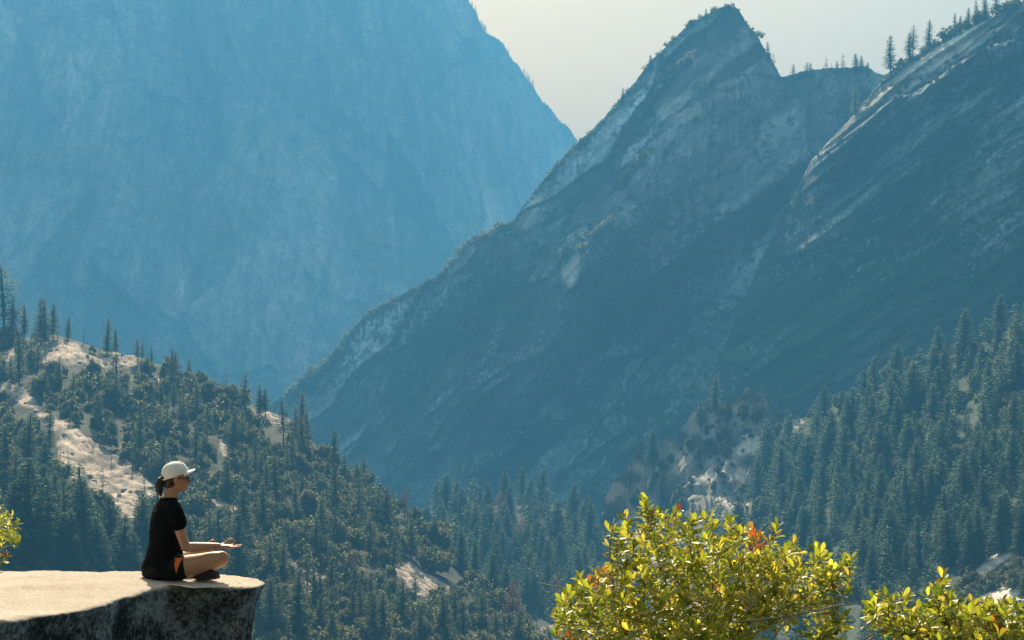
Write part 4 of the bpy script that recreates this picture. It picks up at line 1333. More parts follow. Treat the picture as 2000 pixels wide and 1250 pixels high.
def bush(name, root_px, Y0, rootz, clumps, ntips, leaflen, label, seed, nparts, reds=(), per=(7, 12), bare=(), depth=0.30, extra=()):
    rnd = random.Random(seed)
    rx = float(at(root_px, 1250, Y0)[0])
    root = Vector((rx, Y0, rootz))
    o = bpy.data.objects.new(name, None)
    COL.objects.link(o)
    o.location = root
    tag(o, label, 'bush')
    # twig tips through the crown's clumps
    area = [c[2] * c[3] + 220 for c in clumps]
    tips = []
    while len(tips) < ntips:
        cx, cy, ex, ey = rnd.choices(clumps, area)[0]
        u = Vector((rnd.gauss(0, 1), rnd.gauss(0, 1), rnd.gauss(0, 1))).normalized() * rnd.random() ** 0.40
        yy = Y0 + u.y * depth * min(1.3, ex / 80.0 + 0.25)
        px, py = cx + u.x * ex, cy - u.z * ey
        p = Vector([float(q) for q in at(px, py, yy)])
        c = Vector([float(q) for q in at(cx, cy + ey * 0.9, Y0)])
        if all((p - q[0]).length > 0.022 for q in tips):
            tips.append((p, c, px, py))
    tips.sort(key=lambda t: (t[0] - root).length)
    # join each tip to the nearest wood already there
    nodes = [(root, 0.022), (root + Vector((0.05, 0, 0.5)), 0.017), (root + Vector((-0.06, 0.05, 0.75)), 0.014)]
    V, F = [], []
    stem_V, stem_F = [], []
    tube(stem_V, stem_F, [root - root, Vector((0.05, 0, 0.5)), Vector((-0.06, 0.05, 0.75))], [0.025, 0.018, 0.013], 8)
    hub = root + Vector((0, 0, 0.75))
    dirs = []
    for p, c, px, py in tips:
        best = min(nodes, key=lambda q: (q[0] - p).length + 0.25 * max(0, q[0].z - p.z) * 4)
        q = best[0]
        seg = p - q
        m = q + seg * 0.5 + Vector((rnd.uniform(-1, 1), rnd.uniform(-1, 1), rnd.uniform(-0.8, 0.3))) * seg.length * 0.14
        L_ = seg.length
        r0 = min(best[1] * 0.85, 0.0022 + 0.012 * L_)
        r1 = max(0.0013, r0 * 0.55)
        tube(V, F, [q - root, m - root, p - root], [r0, (r0 + r1) / 2, r1], 5)
        nodes.append((m, (r0 + r1) / 2)); nodes.append((p, r1))
        dirs.append((p - m).normalized() if L_ > 1e-4 else Vector((0, 0, 1)))
    link('stem', mesh_np('stem', np.array(stem_V), as_tris(stem_F), [M_twig]), o)
    b_ = link('branches', mesh_np('branches', np.array(V), as_tris(F), [M_twig]), o)
    b_['kind'] = 'stuff'
    for pts, r in bare:
        BV, BF = [], []
        W = [Vector([float(q) for q in at(x, y, Y0 + dy)]) - root for x, y, dy in pts]
        tube(BV, BF, W, list(np.linspace(r, r * 0.35, len(W))), 6)
        for i in range(1, len(W)):
            for _ in range(2):
                a = W[i - 1].lerp(W[i], rnd.random())
                e = a + Vector((rnd.uniform(-1, 1), rnd.uniform(-1, 1), rnd.uniform(0.1, 1))) * rnd.uniform(0.02, 0.07)
                tube(BV, BF, [a, (a + e) / 2 + Vector((0.004, 0, 0.004)), e], [r * 0.5, r * 0.4, r * 0.2], 4)
        link('bare_branch', mesh_np('bare_branch', np.array(BV), as_tris(BF), [M_bare]), o)
    # leaves: loose rosettes round the twig ends
    recs = []
    for (p, c, px, py), tw in zip(tips, dirs):
        d = (tw * 0.6 + (p - c).normalized() * 0.5 + Vector((0, 0, 0.75))).normalized()
        n = rnd.randint(*per)
        red = any((px - a) ** 2 + (py - b) ** 2 < r * r for a, b, r in reds)
        low_ = smooth(0, 0.30, (p - c).length)
        for i in range(n):
            a = i * 2.4 + rnd.uniform(-0.4, 0.4)
            f = i / max(1, n - 1)
            el = 1.25 - 1.15 * (1 - f) + rnd.uniform(-0.3, 0.3)
            s1 = d.orthogonal().normalized()
            s2 = d.cross(s1)
            out = s1 * math.cos(a) + s2 * math.sin(a)
            ax = (out * math.cos(el) + d * math.sin(el)).normalized()
            nrm = (d * math.cos(el) - out * math.sin(el)).normalized()
            roll = rnd.uniform(-0.7, 0.7)
            y_ax = Quaternion(ax, roll) @ nrm.cross(ax).normalized()
            z_ax = ax.cross(y_ax)
            base = p - d * (1 - f) * rnd.uniform(0.02, 0.07) + ax * 0.004
            ln = leaflen * (0.45 + 0.7 * rnd.random() ** 0.6)
            M = Matrix((ax, y_ax, z_ax)).transposed().to_4x4()
            M = Matrix.Translation(base) @ M @ Matrix.Diagonal((ln, ln, ln, 1))
            if red and rnd.random() < 0.6 or rnd.random() < 0.012:
                mt = M_leafR
            else:
                mt = M_leafG if rnd.random() < 0.42 * (1.25 - 0.9 * low_) else M_leafY  # darker green leaves are commoner towards the foot of each clump
            recs.append((rnd.randrange(4), mt, M))
    # which leaves show largest: first met along the sight line, nearest and broadest side on
    allV, allF, owner, nv = [], [], [], 0
    for k, (i, mt, M) in enumerate(recs):
        v = LEAVES[i][0]
        w = v @ np.array(M.to_3x3()).T + np.array(M.translation)
        allV.append(w)
        for f in LEAVES[i][1]:
            allF.append(tuple(x + nv for x in f)); owner.append(k)
        nv += len(v)
    AV = np.concatenate(allV)
    bv = BVHTree.FromPolygons([tuple(v) for v in AV], allF)
    score = []
    for k, (i, mt, M) in enumerate(recs):
        c = M @ Vector((0.6, 0.0, 0.0))
        px, py = pix(c.x, c.y, c.z)
        if not (-5 < px < 2005 and 0 < py < 1255):
            continue
        h = bv.ray_cast(Vector((0, 0, 0)), c.normalized())
        if h[0] is None or owner[h[2]] != k:
            continue
        w = allV[k]
        qx, qy = pix(w[:, 0], w[:, 1], w[:, 2])
        score.append(((qx.max() - qx.min()) * (qy.max() - qy.min()), k))
    score.sort(reverse=True)
    own = {k for s, k in score[:nparts]}
    for k in sorted(own):
        i, mt, M = recs[k]
        lo = link('leaf', LEAF_ME[(i, mt.name)], o)
        lo.matrix_basis = Matrix.Translation(-root) @ M
    for mt, nm in ((M_leafY, 'foliage'), (M_leafG, 'foliage'), (M_leafR, 'foliage')):
        vs, fs, n = [], [], 0
        for k, (i, m_, M) in enumerate(recs):
            if k in own or m_ is not mt:
                continue
            t = as_tris(LEAVES[i][1])
            vs.append(allV[k] - np.array(root)); fs.append(t + n); n += len(allV[k])
        if vs:
            f_ = link(nm, mesh_np(nm, np.concatenate(vs), np.concatenate(fs).astype(np.int32), [mt], False), o)
            f_['kind'] = 'stuff'
    print(name, 'leaves', len(recs), 'seen', len(score))
    return o


bush('leafy_bush', 1380, 6.0, -2.35,
     [(1290, 1015, 38, 28), (1240, 1060, 55, 45), (1210, 1100, 30, 50), (1330, 1070, 90, 55), (1430, 1075, 95, 55), (1500, 1100, 80, 55), (1560, 1125, 90, 45), (1630, 1120, 42, 35), (1160, 1190, 85, 50), (1110, 1215, 45, 40), (1260, 1150, 140, 70), (1400, 1140, 150, 70), (1520, 1160, 100, 50), (1600, 1165, 60, 35), (1220, 1230, 130, 50), (1380, 1215, 120, 60), (1480, 1190, 70, 40), (1330, 1245, 90, 40), (1400, 1245, 70, 35), (1625, 1225, 35, 40), (1600, 1245, 40, 20), (1262, 1000, 14, 20), (1345, 1028, 14, 22), (1420, 1033, 15, 18), (1510, 1046, 14, 20), (1600, 1092, 16, 18), (1655, 1100, 14, 16), (1110, 1165, 16, 20), (1140, 1145, 14, 20), (1225, 1028, 14, 18), (1385, 1020, 12, 16)],
     760, 0.034, 'large sunlit yellow-green leafy bush with reddish sprigs and bare twigs, below the rocky spur', 5, 300,
     [(1475, 1045, 26), (1182, 1138, 20), (1082, 1178, 13), (1312, 1125, 9), (1210, 1230, 10), (1175, 1118, 10), (1630, 1150, 10)],
     bare=[([(1205, 1250, 0.05), (1197, 1140, -0.05), (1190, 1070, -0.08), (1200, 1012, -0.05)], 0.0045), ([(1165, 1172, -0.05), (1120, 1152, -0.02), (1050, 1138, 0.0)], 0.0035), ([(1455, 1200, -0.35), (1480, 1168, -0.33), (1512, 1130, -0.3)], 0.0035), ([(1440, 1215, -0.3), (1540, 1204, -0.33), (1640, 1182, -0.3), (1690, 1178, -0.25)], 0.004), ([(1500, 1260, -0.3), (1530, 1220, -0.3), (1590, 1185, -0.32)], 0.003)])
bush('leafy_bush', 1880, 5.2, -2.25,
     [(1735, 1185, 45, 28), (1720, 1205, 35, 22), (1780, 1215, 60, 28), (1838, 1145, 16, 24), (1830, 1170, 26, 22), (1850, 1185, 55, 32), (1900, 1210, 70, 32), (1965, 1205, 50, 32), (1950, 1240, 80, 25), (1830, 1235, 70, 28), (2040, 1210, 50, 45), (1880, 1260, 140, 30)],
     250, 0.033, 'low yellow-green leafy bush by the slabs at the lower right corner', 6, 240, [(1945, 1220, 12)], depth=0.2)
bush('leafy_bush', -40, 15.0, -3.6,
     [(2, 990, 22, 35), (10, 1035, 30, 40), (5, 1080, 26, 26), (-60, 1040, 60, 80), (25, 1045, 18, 25)],
     110, 0.050, 'yellow-green leafy bush behind the ledge at the left frame edge', 8, 90, [(15, 1085, 8)], depth=0.5)

#@@PERSON@@
# ---------------------------------------------------------------- the woman on the ledge
M_skin = plain_material('skin', (0.46, 0.25, 0.165), 0.5, 0.06, 30, 0.0, 0.4, 0, 0.12)
M_black = plain_material('black_cotton', (0.005, 0.005, 0.006), 0.95, 0.2, 60, 0.001, 0.06)
M_shorts = plain_material('black_nylon', (0.008, 0.008, 0.010), 0.7, 0.2, 40, 0.001, 0.12)
M_orange = plain_material('orange_nylon', (0.75, 0.16, 0.03), 0.6, 0.1, 40)
M_cap = plain_material('cap_cotton', (0.86, 0.86, 0.88), 0.85, 0.05, 60, 0.0008, 0.2)
M_seam = plain_material('cap_stitching', (0.82, 0.77, 0.72), 0.85)
M_hair = plain_material('dark_hair', (0.018, 0.011, 0.008), 0.45, 0.4, 90, 0.004, 0.5)
M_lens = plain_material('dark_lens', (0.012, 0.010, 0.010), 0.08, 0, 1, 0, 0.6)
M_shoe = plain_material('dark_shoe', (0.035, 0.033, 0.033), 0.7, 0.3, 50, 0.001)
M_sole = plain_material('shoe_sole', (0.06, 0.05, 0.045), 0.8, 0.2, 50)
M_lace = plain_material('shoe_lace', (0.42, 0.34, 0.24), 0.8)

FACE = R(20)
_c, _s = math.cos(FACE), math.sin(FACE)
seat = hit(322, 1131, ('rock_ledge',))
person = bpy.data.objects.new('person', None)
COL.objects.link(person)
person.location = seat
tag(person, 'woman in black t-shirt and white cap sitting cross-legged on the ledge, palms up', 'person', None)


def B(f, r, u):
    """body frame: forward, to her right, up -> local to the person"""
    return Vector((f * _c + r * _s, f * _s - r * _c, u))


def ringloft(V, F, rings):
    """rings: (centre Vector, axis A Vector, axis B Vector)"""
    n = 24
    b = len(V)
    for c, a, e in rings:
        for k in range(n):
            t = 2 * math.pi * k / n
            V.append(c + a * math.cos(t) + e * math.sin(t))
    for i in range(len(rings) - 1):
        for k in range(n):
            F.append((b + i * n + k, b + i * n + (k + 1) % n, b + (i + 1) * n + (k + 1) % n, b + (i + 1) * n + k))
    F.append(tuple(b + k for k in reversed(range(n))))
    F.append(tuple(b + (len(rings) - 1) * n + k for k in range(n)))


def torso(V, F, rows):
    ringloft(V, F, [(B(f, 0, u), B(a, 0, 0), B(0, w, 0)) for u, f, a, w in rows])


def limb(V, F, pts, rad, flat=None):
    pts = [B(*p) for p in pts]
    P_, R_ = [], []
    # subdivide for a smooth bend
    d0 = (pts[1] - pts[0]).normalized(); d1 = (pts[-1] - pts[-2]).normalized()
    for k in (0.98, 0.8, 0.45):
        P_.append(pts[0] - d0 * rad[0] * k); R_.append(rad[0] * math.sqrt(1 - k * k))
    for i, p in enumerate(pts):
        P_.append(p); R_.append(rad[i])
        if i < len(pts) - 1:
            for t in (0.33, 0.66):
                P_.append(p.lerp(pts[i + 1], t)); R_.append(rad[i] + (rad[i + 1] - rad[i]) * t)
    for k in (0.45, 0.8, 0.98):
        P_.append(pts[-1] + d1 * rad[-1] * k); R_.append(rad[-1] * math.sqrt(1 - k * k))
    rings = []
    pa = None
    for i, p in enumerate(P_):
        d = (P_[min(i + 1, len(P_) - 1)] - P_[max(i - 1, 0)]).normalized()
        a = d.cross(Vector((0, 0, 1)))
        if a.length < 0.05:
            a = d.orthogonal()
        a.normalize()
        if pa is not None and a.dot(pa) < 0:
            a = -a
        pa = a
        e = a.cross(d)
        fl = flat or 1.0
        rings.append((p, a * R_[i], -e * R_[i] * fl))
    ringloft(V, F, rings)


def blob(V, F, c, rad, pitch=0.0):
    """ellipsoid, radii forward / sideways / up, pitched nose-up"""
    f, r, u = c
    rings = []
    cp, sp = math.cos(pitch), math.sin(pitch)
    for k in np.linspace(-0.985, 0.985, 11):
        q = math.sqrt(1 - k * k)
        cc = B(f - sp * k * rad[2], r, u + cp * k * rad[2])
        rings.append((cc, B(cp * rad[0] * q, 0, sp * rad[0] * q), B(0, rad[1] * q, 0)))
    ringloft(V, F, rings)


def grow(name, V, F, mat, voxel, smooth_it, wrinkle=0.0, wscale=14.0):
    """one continuous skin over overlapping forms"""
    me = mesh_np(name + '_form', np.array(V), [list(f) for f in F], [], False)
    bm = bmesh.new()
    bm.from_mesh(me)
    bmesh.ops.recalc_face_normals(bm, faces=bm.faces)
    bm.to_mesh(me); bm.free()
    o = bpy.data.objects.new(name, me)
    COL.objects.link(o)
    m = o.modifiers.new('a', 'REMESH'); m.mode = 'VOXEL'; m.voxel_size = voxel
    m = o.modifiers.new('b', 'SMOOTH'); m.iterations = smooth_it; m.factor = 0.5
    dg = bpy.context.evaluated_depsgraph_get()
    me2 = bpy.data.meshes.new_from_object(o.evaluated_get(dg))
    bpy.data.objects.remove(o)
    bpy.data.meshes.remove(me)
    me2.name = name
    if wrinkle:
        n = len(me2.vertices)
        co = np.empty(n * 3); me2.vertices.foreach_get('co', co); co = co.reshape(-1, 3)
        no = np.array([v.normal for v in me2.vertices])
        d = wrinkle * fbm(co[:, 0] * wscale + co[:, 2] * wscale * 0.6, co[:, 1] * wscale, co[:, 2] * wscale * 0.8, 3, 0.5, True)
        me2.vertices.foreach_set('co', (co + no * d[:, None]).ravel())
    me2.materials.clear()
    me2.materials.append(mat)
    me2.polygons.foreach_set('use_smooth', np.ones(len(me2.polygons), dtype=bool))
    return link(name, me2, person)


# body: trunk, neck, head, limbs and hands as one skin
V, F = [], []
torso(V, F, [(0.012, -0.02, 0.09, 0.14), (0.04, -0.02, 0.12, 0.17), (0.09, -0.02, 0.125, 0.175), (0.16, -0.01, 0.105, 0.155), (0.24, 0.0, 0.088, 0.13), (0.33, 0.005, 0.09, 0.135), (0.42, 0.012, 0.10, 0.15), (0.49, 0.01, 0.088, 0.15), (0.548, 0.012, 0.06, 0.11), (0.59, 0.022, 0.05, 0.06)])
limb(V, F, [(0.025, 0, 0.53), (0.035, 0, 0.60), (0.055, 0, 0.68)], [0.058, 0.052, 0.052])
blob(V, F, (0.075, 0, 0.765), (0.096, 0.074, 0.100))
blob(V, F, (0.108, 0, 0.715), (0.056, 0.054, 0.068))
blob(V, F, (0.138, 0, 0.668), (0.022, 0.024, 0.018))
blob(V, F, (0.118, 0, 0.675), (0.040, 0.040, 0.024))
limb(V, F, [(0.158, 0, 0.762), (0.170, 0, 0.735), (0.176, 0, 0.722)], [0.009, 0.011, 0.012])
blob(V, F, (0.158, 0, 0.700), (0.012, 0.022, 0.007))
blob(V, F, (0.155, 0, 0.689), (0.012, 0.020, 0.007))
blob(V, F, (0.150, 0, 0.778), (0.018, 0.045, 0.010))
for sg in (-1, 1):
    dz_ = 0.0 if sg > 0 else -0.045
    blob(V, F, (0.066, sg * 0.076, 0.742), (0.016, 0.010, 0.028))
    blob(V, F, (0.130, sg * 0.030, 0.725), (0.022, 0.020, 0.020))
    # arm
    limb(V, F, [(0.035, sg * 0.145, 0.525), (0.05, sg * 0.180, 0.475), (0.085, sg * 0.198, 0.355), (0.115 - (0.05 if sg < 0 else 0), sg * 0.205, 0.255 + dz_)], [0.050, 0.047, 0.040, 0.034])
    limb(V, F, [(0.115 - (0.05 if sg < 0 else 0), sg * 0.205, 0.252 + dz_), (0.19 - (0.05 if sg < 0 else 0), sg * 0.225, 0.250 + dz_), (0.28 - (0.05 if sg < 0 else 0), sg * 0.250, 0.254 + dz_), (0.355 - (0.05 if sg < 0 else 0), sg * 0.268, 0.258 + dz_)], [0.035, 0.038, 0.031, 0.022])
    # hand, palm up
    limb(V, F, [(0.345 - (0.05 if sg < 0 else 0), sg * 0.266, 0.258 + dz_), (0.375 - (0.05 if sg < 0 else 0), sg * 0.272, 0.257 + dz_), (0.415 - (0.05 if sg < 0 else 0), sg * 0.276, 0.254 + dz_), (0.440 - (0.05 if sg < 0 else 0), sg * 0.278, 0.252 + dz_)], [0.024, 0.032, 0.039, 0.036], 0.42)
    rr = 0.0086
    limb(V, F, [(0.430 - (0.05 if sg < 0 else 0), sg * 0.276, 0.253 + dz_), (0.470 - (0.05 if sg < 0 else 0), sg * 0.277, 0.256 + dz_), (0.500 - (0.05 if sg < 0 else 0), sg * 0.278, 0.258 + dz_), (0.524 - (0.05 if sg < 0 else 0), sg * 0.278, 0.262 + dz_)], [rr * 1.1, rr, rr * 0.9, rr * 0.75])
    limb(V, F, [(0.430 - (0.05 if sg < 0 else 0), sg * 0.296, 0.252 + dz_), (0.466 - (0.05 if sg < 0 else 0), sg * 0.300, 0.251 + dz_), (0.493 - (0.05 if sg < 0 else 0), sg * 0.303, 0.252 + dz_), (0.514 - (0.05 if sg < 0 else 0), sg * 0.304, 0.256 + dz_)], [rr * 1.05, rr * 0.95, rr * 0.88, rr * 0.72])
    limb(V, F, [(0.420 - (0.05 if sg < 0 else 0), sg * 0.312, 0.252 + dz_), (0.450 - (0.05 if sg < 0 else 0), sg * 0.322, 0.250 + dz_), (0.470 - (0.05 if sg < 0 else 0), sg * 0.328, 0.252 + dz_), (0.486 - (0.05 if sg < 0 else 0), sg * 0.331, 0.256 + dz_)], [rr * 0.95, rr * 0.85, rr * 0.78, rr * 0.65])
    limb(V, F, [(0.432 - (0.05 if sg < 0 else 0), sg * 0.254, 0.254 + dz_), (0.468 - (0.05 if sg < 0 else 0), sg * 0.248, 0.266 + dz_), (0.478 - (0.05 if sg < 0 else 0), sg * 0.246, 0.288 + dz_), (0.458 - (0.05 if sg < 0 else 0), sg * 0.244, 0.303 + dz_)], [rr * 1.1, rr, rr * 0.9, rr * 0.8])
    limb(V, F, [(0.372 - (0.05 if sg < 0 else 0), sg * 0.250, 0.260 + dz_), (0.398 - (0.05 if sg < 0 else 0), sg * 0.236, 0.272 + dz_), (0.428 - (0.05 if sg < 0 else 0), sg * 0.236, 0.290 + dz_), (0.450 - (0.05 if sg < 0 else 0), sg * 0.240, 0.302 + dz_)], [0.014, 0.0115, 0.0098, 0.0085])
    # leg
    kn = 0.165 if sg > 0 else 0.115
    limb(V, F, [(-0.01, sg * 0.085, 0.085), (0.09, sg * 0.145, 0.100), (0.20, sg * 0.195, 0.122), (0.30, sg * 0.238, 0.150), (0.375, sg * 0.262, kn)], [0.088, 0.085, 0.076, 0.064, 0.056])
    limb(V, F, [(0.378, sg * 0.258, kn - 0.008), (0.355, sg * 0.18, kn - 0.035), (0.325, sg * 0.08, 0.105 if sg > 0 else 0.075), (0.27, sg * -0.06, 0.085 if sg > 0 else 0.050), (0.24, sg * -0.11, 0.07 if sg > 0 else 0.045)], [0.052, 0.052, 0.050, 0.036, 0.032])
grow('body', V, F, M_skin, 0.0054, 4)

# t-shirt
V, F = [], []
torso(V, F, [(0.075, -0.018, 0.150, 0.196), (0.13, -0.014, 0.146, 0.190), (0.20, -0.004, 0.126, 0.168), (0.27, 0.006, 0.116, 0.155), (0.34, 0.010, 0.116, 0.156), (0.42, 0.016, 0.120, 0.166), (0.50, 0.014, 0.104, 0.166), (0.550, 0.014, 0.078, 0.130), (0.585, 0.020, 0.064, 0.086), (0.603, 0.024, 0.058, 0.068)])
for sg in (-1, 1):
    limb(V, F, [(0.028, sg * 0.125, 0.533), (0.045, sg * 0.170, 0.495), (0.068, sg * 0.190, 0.425)], [0.060, 0.062, 0.056])
grow('shirt', V, F, M_black, 0.006, 5, 0.011, 9.0)

# shorts
V, F = [], []
torso(V, F, [(0.004, -0.022, 0.105, 0.150), (0.03, -0.024, 0.142, 0.186), (0.09, -0.022, 0.150, 0.194), (0.15, -0.014, 0.136, 0.178), (0.19, -0.008, 0.118, 0.162)])
for sg in (-1, 1):
    limb(V, F, [(-0.01, sg * 0.085, 0.088), (0.06, sg * 0.128, 0.098), (0.085, sg * 0.142, 0.101)], [0.094, 0.098, 0.097])
sh = grow('shorts', V, F, M_shorts, 0.006, 4, 0.004, 14.0)
# orange vent at the leg hem, on the side of the thigh
PV, PF = [], []
a0, a1 = B(0.085, 0.138, 0.097), B(0.150, 0.172, 0.110)
ax = (a1 - a0).normalized()
e1 = ax.cross(Vector((0, 0, 1))).normalized()
if e1.dot(B(0, 1, 0)) < 0:
    e1 = -e1
e2 = Vector((0, 0, 1)) - ax * ax.z
e2.normalize()
nA, nL = 9, 6
for thick in (0.0, 0.0035):
    for i in range(nL):
        t = i / (nL - 1)
        for k in range(nA):
            s_ = k / (nA - 1)
            ang = R(48) - s_ * R(70) * (1 - 0.6 * t)
            rad_ = 0.1015 - 0.010 * t + thick
            PV.append(a0.lerp(a1, t * 0.50 + 0.30 * (1 - s_) * t) + e1 * math.cos(ang) * rad_ + e2 * math.sin(ang) * rad_)
q = nA * nL
for i in range(nL - 1):
    for k in range(nA - 1):
        a = i * nA + k
        PF += [(a, a + 1, a + nA + 1, a + nA), (a + q, a + q + nA, a + q + nA + 1, a + q + 1)]
rim = [k for k in range(nA)] + [i * nA + nA - 1 for i in range(1, nL)] + [(nL - 1) * nA + k for k in range(nA - 2, -1, -1)] + [i * nA for i in range(nL - 2, 0, -1)]
for a, b in zip(rim, rim[1:] + rim[:1]):
    PF.append((a, a + q, b + q, b))
link('side_panel', mesh_np('side_panel', np.array(PV), PF, [M_orange]), sh)['label'] = 'orange side panel at the hem of the black shorts'

# hair and ponytail
V, F = [], []
blob(V, F, (0.062, 0, 0.762), (0.084, 0.075, 0.080))
blob(V, F, (0.034, 0, 0.725), (0.054, 0.064, 0.056))
limb(V, F, [(-0.010, 0, 0.748), (-0.036, 0.0, 0.735), (-0.050, 0.004, 0.705), (-0.048, 0.006, 0.668), (-0.034, 0.006, 0.625)], [0.022, 0.027, 0.031, 0.028, 0.008])
grow('hair', V, F, M_hair, 0.005, 3, 0.004, 60.0)

# cap
CP = Matrix.Translation(B(0.072, 0, 0.778)) @ Matrix.Rotation(FACE, 4, 'Z') @ Matrix.Rotation(-R(17), 4, 'Y')


def capP(th, ph, k=1.0):
    """crown surface: th round (0 = front), ph 0 at the rim, 90 deg at the button"""
    r = math.cos(ph) ** 0.82
    return Vector((0.103 * k * r * math.cos(th), 0.087 * k * r * math.sin(th), 0.098 * k * math.sin(ph)))


def shell(rows, thick, closed=True):
    """rows of (outer point) grids -> solid with thickness along the local normal, approximated from the centre"""
    nr, nc = len(rows), len(rows[0])
    out = [p for r in rows for p in r]
    inn = [p * (1 - thick) for p in out]
    Vv = out + inn
    Ff = []
    q = nr * nc
    for i in range(nr - 1):
        for k in range(nc if closed else nc - 1):
            a, b = i * nc + k, i * nc + (k + 1) % nc
            Ff += [(a, b, b + nc, a + nc), (a + q, a + nc + q, b + nc + q, b + q)]
    for k in range(nc if closed else nc - 1):
        a, b = k, (k + 1) % nc
        Ff.append((a, a + q, b + q, b))
    return Vv, Ff


n = 48
rows = []
for i in range(15):
    row = []
    for k in range(n):
        th = 2 * math.pi * k / n
        back = abs(((th - math.pi + math.pi) % (2 * math.pi)) - math.pi)
        lo = R(27) * max(0.0, 1 - (back / R(34)) ** 2)         # arch above the strap
        lo0 = -0.10 + lo
        ph = lo0 + (math.pi / 2 - 0.02 - lo0) * i / 14
        row.append(capP(th, ph))
    rows.append(row)
Vv, Ff = shell(rows, 0.025)
cap = link('cap', mesh_np('cap', np.array([CP @ v for v in Vv]), Ff, [M_cap]), person)
for k in range(6):
    th = math.pi / 6 + k * math.pi / 3
    SV, SF = [], []
    tube(SV, SF, [CP @ capP(th, a, 1.006) for a in np.linspace(0.02, 1.53, 14)], [0.0016] * 14, 5)
    link('seam', mesh_np('seam', np.array(SV), as_tris(SF), [M_seam]), cap)
SV, SF = [], []
blobv = [(CP @ Vector((0, 0, 0.0975))), (CP @ Vector((0, 0, 0.104)))]
tube(SV, SF, blobv, [0.008, 0.005], 10)
link('button', mesh_np('button', np.array(SV), as_tris(SF), [M_cap]), cap)
# visor
top_, nU, nW = [], 17, 8
for thick in (0.0, -0.004):
    for j in range(nW):
        w = j / (nW - 1)
        for i in range(nU):
            u = -1 + 2 * i / (nU - 1)
            th = u * R(62)
            base = capP(th, -0.06)
            ext = 0.052 * w * (1 - u * u * u * u) ** 0.5 + 0.001
            top_.append(CP @ (base + Vector((ext, 0, -0.022 * u * u * w + 0.012 * w - 0.010 * w * w + thick))))
q = nU * nW
Ff = []
for j in range(nW - 1):
    for i in range(nU - 1):
        a = j * nU + i
        Ff += [(a, a + 1, a + nU + 1, a + nU), (a + q, a + q + nU, a + q + nU + 1, a + q + 1)]
for i in range(nU - 1):
    a = (nW - 1) * nU + i
    Ff.append((a, a + 1, a + 1 + q, a + q))
link('visor', mesh_np('visor', np.array(top_), Ff, [M_cap]), cap)
SV, SF = [], []
tube(SV, SF, [CP @ capP(math.pi + a, -0.07, 1.01) for a in np.linspace(-R(40), R(40), 10)], [0.006] * 10, 6)
link('strap', mesh_np('strap', np.array(SV), as_tris(SF), [M_cap]), cap)

# sunglasses
SV, SF = [], []
for sg in (-1, 1):
    tube(SV, SF, [B(0.165, sg * 0.058, 0.752), B(0.12, sg * 0.074, 0.753), B(0.070, sg * 0.080, 0.752)], [0.0028, 0.0026, 0.0024], 6)
tube(SV, SF, [B(0.176, -0.012, 0.757), B(0.180, 0, 0.759), B(0.176, 0.012, 0.757)], [0.0022] * 3, 6)
sg_o = link('sunglasses', mesh_np('sunglasses', np.array(SV), as_tris(SF), [M_lens]), person)
for sg in (-1, 1):
    SV, SF = [], []
    ringloft(SV, SF, [(B(0.171 + d, sg * (0.034 + d * 0.2), 0.749), B(-0.010 * k, sg * 0.026 * k, 0), B(-0.004 * k, 0, 0.020 * k)) for d, k in ((-0.003, 0.98), (0.0, 1.0), (0.004, 0.82), (0.006, 0.4))])
    link('lens', mesh_np('lens', np.array(SV), [list(f) for f in SF], [M_lens]), sg_o)

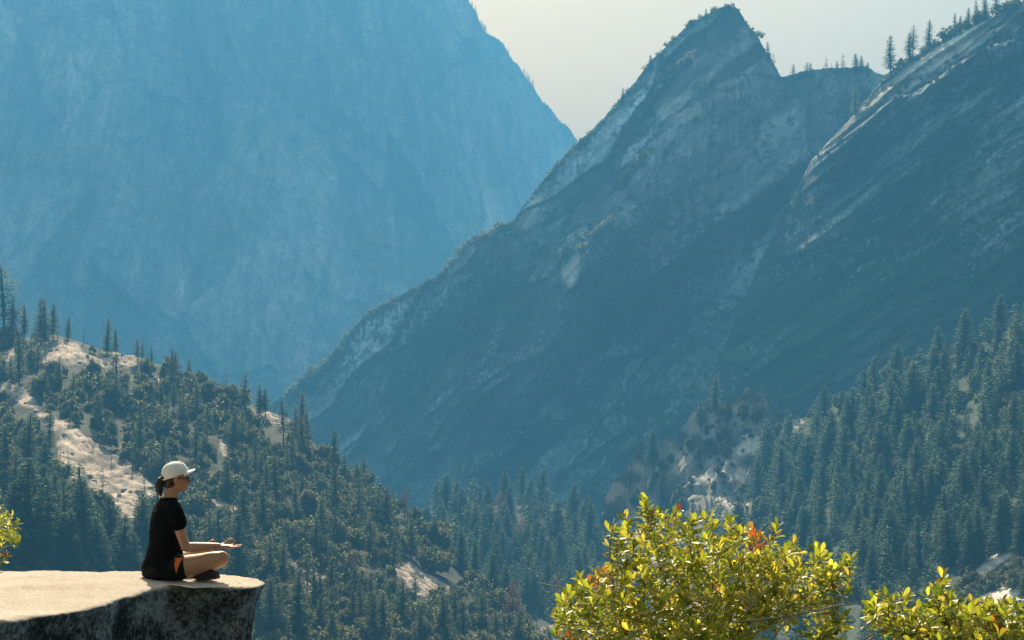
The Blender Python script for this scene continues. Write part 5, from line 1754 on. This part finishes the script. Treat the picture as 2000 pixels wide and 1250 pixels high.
# shoes: the left foot comes out under the near knee, the right lies under the far one
for sg, lift in ((-1, 0.0), (1, 0.012)):
    heel, toe = Vector((0.225, -sg * 0.085, 0.050 + lift)), Vector((0.345, -sg * 0.275, 0.046 + lift))
    V, F = [], []
    st = [(-0.10, 0.026, 0.030), (0.0, 0.036, 0.044), (0.2, 0.037, 0.050), (0.42, 0.038, 0.046), (0.65, 0.042, 0.036), (0.85, 0.038, 0.029), (1.0, 0.022, 0.020)]
    dirb = (toe - heel)
    dn = Vector((dirb.x, dirb.y, 0)).normalized()
    sideb = Vector((-dn.y, dn.x, 0))
    ringloft(V, F, [(B(*(heel + dirb * t)), B(sideb.x * w, sideb.y * w, 0), B(0, 0, h)) for t, w, h in st])
    so = grow('shoe', V, F, M_shoe, 0.005, 3)
    V, F = [], []
    ringloft(V, F, [(B(*(heel + dirb * t)) + Vector((0, 0, -h * 0.86)), B(sideb.x * w * 1.05, sideb.y * w * 1.05, 0), B(0, 0, 0.011)) for t, w, h in st])
    link('sole', mesh_np('sole', np.array(V), [list(f) for f in F], [M_sole]), so)
    for t in (0.38, 0.48, 0.58, 0.68):
        w, h = 0.036, 0.050 - 0.022 * (t - 0.3) / 0.4
        SV, SF = [], []
        tube(SV, SF, [B(*(heel + dirb * (t + 0.02 * a) + sideb * (w * math.sin(a)) + Vector((0, 0, h * math.cos(a) + 0.001)))) for a in np.linspace(-1.5, 1.5, 9)], [0.0026] * 9, 5)
        link('lace', mesh_np('lace', np.array(SV), as_tris(SF), [M_lace]), so)

# ---------------------------------------------------------------- a bird far up in front of the canyon wall
bx_, by_, bz_ = (float(q) for q in at(722, 62, 850.0))
bird = bpy.data.objects.new('bird', None)
COL.objects.link(bird)
bird.location = (bx_, by_, bz_)
bird.rotation_euler = (0.2, 0.7, 0.9)
tag(bird, 'tiny dark bird gliding before the hazy canyon wall', 'bird')
M_bird = plain_material('dark_feathers', (0.02, 0.02, 0.022), 0.8)
V, F = [], []
tube(V, F, [(-0.42, 0, 0), (-0.25, 0, 0), (0, 0, -0.01), (0.18, 0, 0.01), (0.30, 0, 0.03), (0.37, 0, 0.02)], [0.02, 0.06, 0.10, 0.08, 0.05, 0.012], 10)
i = len(V)
V += [Vector(p) for p in ((-0.35, 0.03, 0.01), (-0.62, 0.13, 0.0), (-0.62, -0.13, 0.0), (-0.35, -0.03, 0.01), (-0.35, 0, -0.02), (-0.60, 0, -0.02))]
F += [(i, i + 1, i + 2, i + 3), (i, i + 4, i + 5, i + 1), (i + 3, i + 2, i + 5, i + 4)]
link('body', mesh_np('body', np.array(V), [list(f) for f in F], [M_bird]), bird)
for sg in (-1, 1):
    W = [(0.16, 0.05, 0.02), (0.20, 0.35, 0.10), (0.10, 0.75, 0.16), (-0.10, 1.0, 0.15), (-0.10, 0.7, 0.13), (-0.14, 0.35, 0.08), (-0.16, 0.05, 0.01)]
    V = [Vector((x, sg * y, z)) for x, y, z in W] + [Vector((x, sg * y, z - 0.025)) for x, y, z in W]
    F = [(0, 1, 5, 6), (1, 2, 4, 5), (2, 3, 4), (7, 13, 12, 8), (8, 12, 11, 9), (9, 11, 10)] + [(k, k + 7, (k + 1) % 7 + 7, (k + 1) % 7) for k in range(7)]
    link('wing', mesh_np('wing', np.array(V), [list(f) for f in F], [M_bird], False), bird)
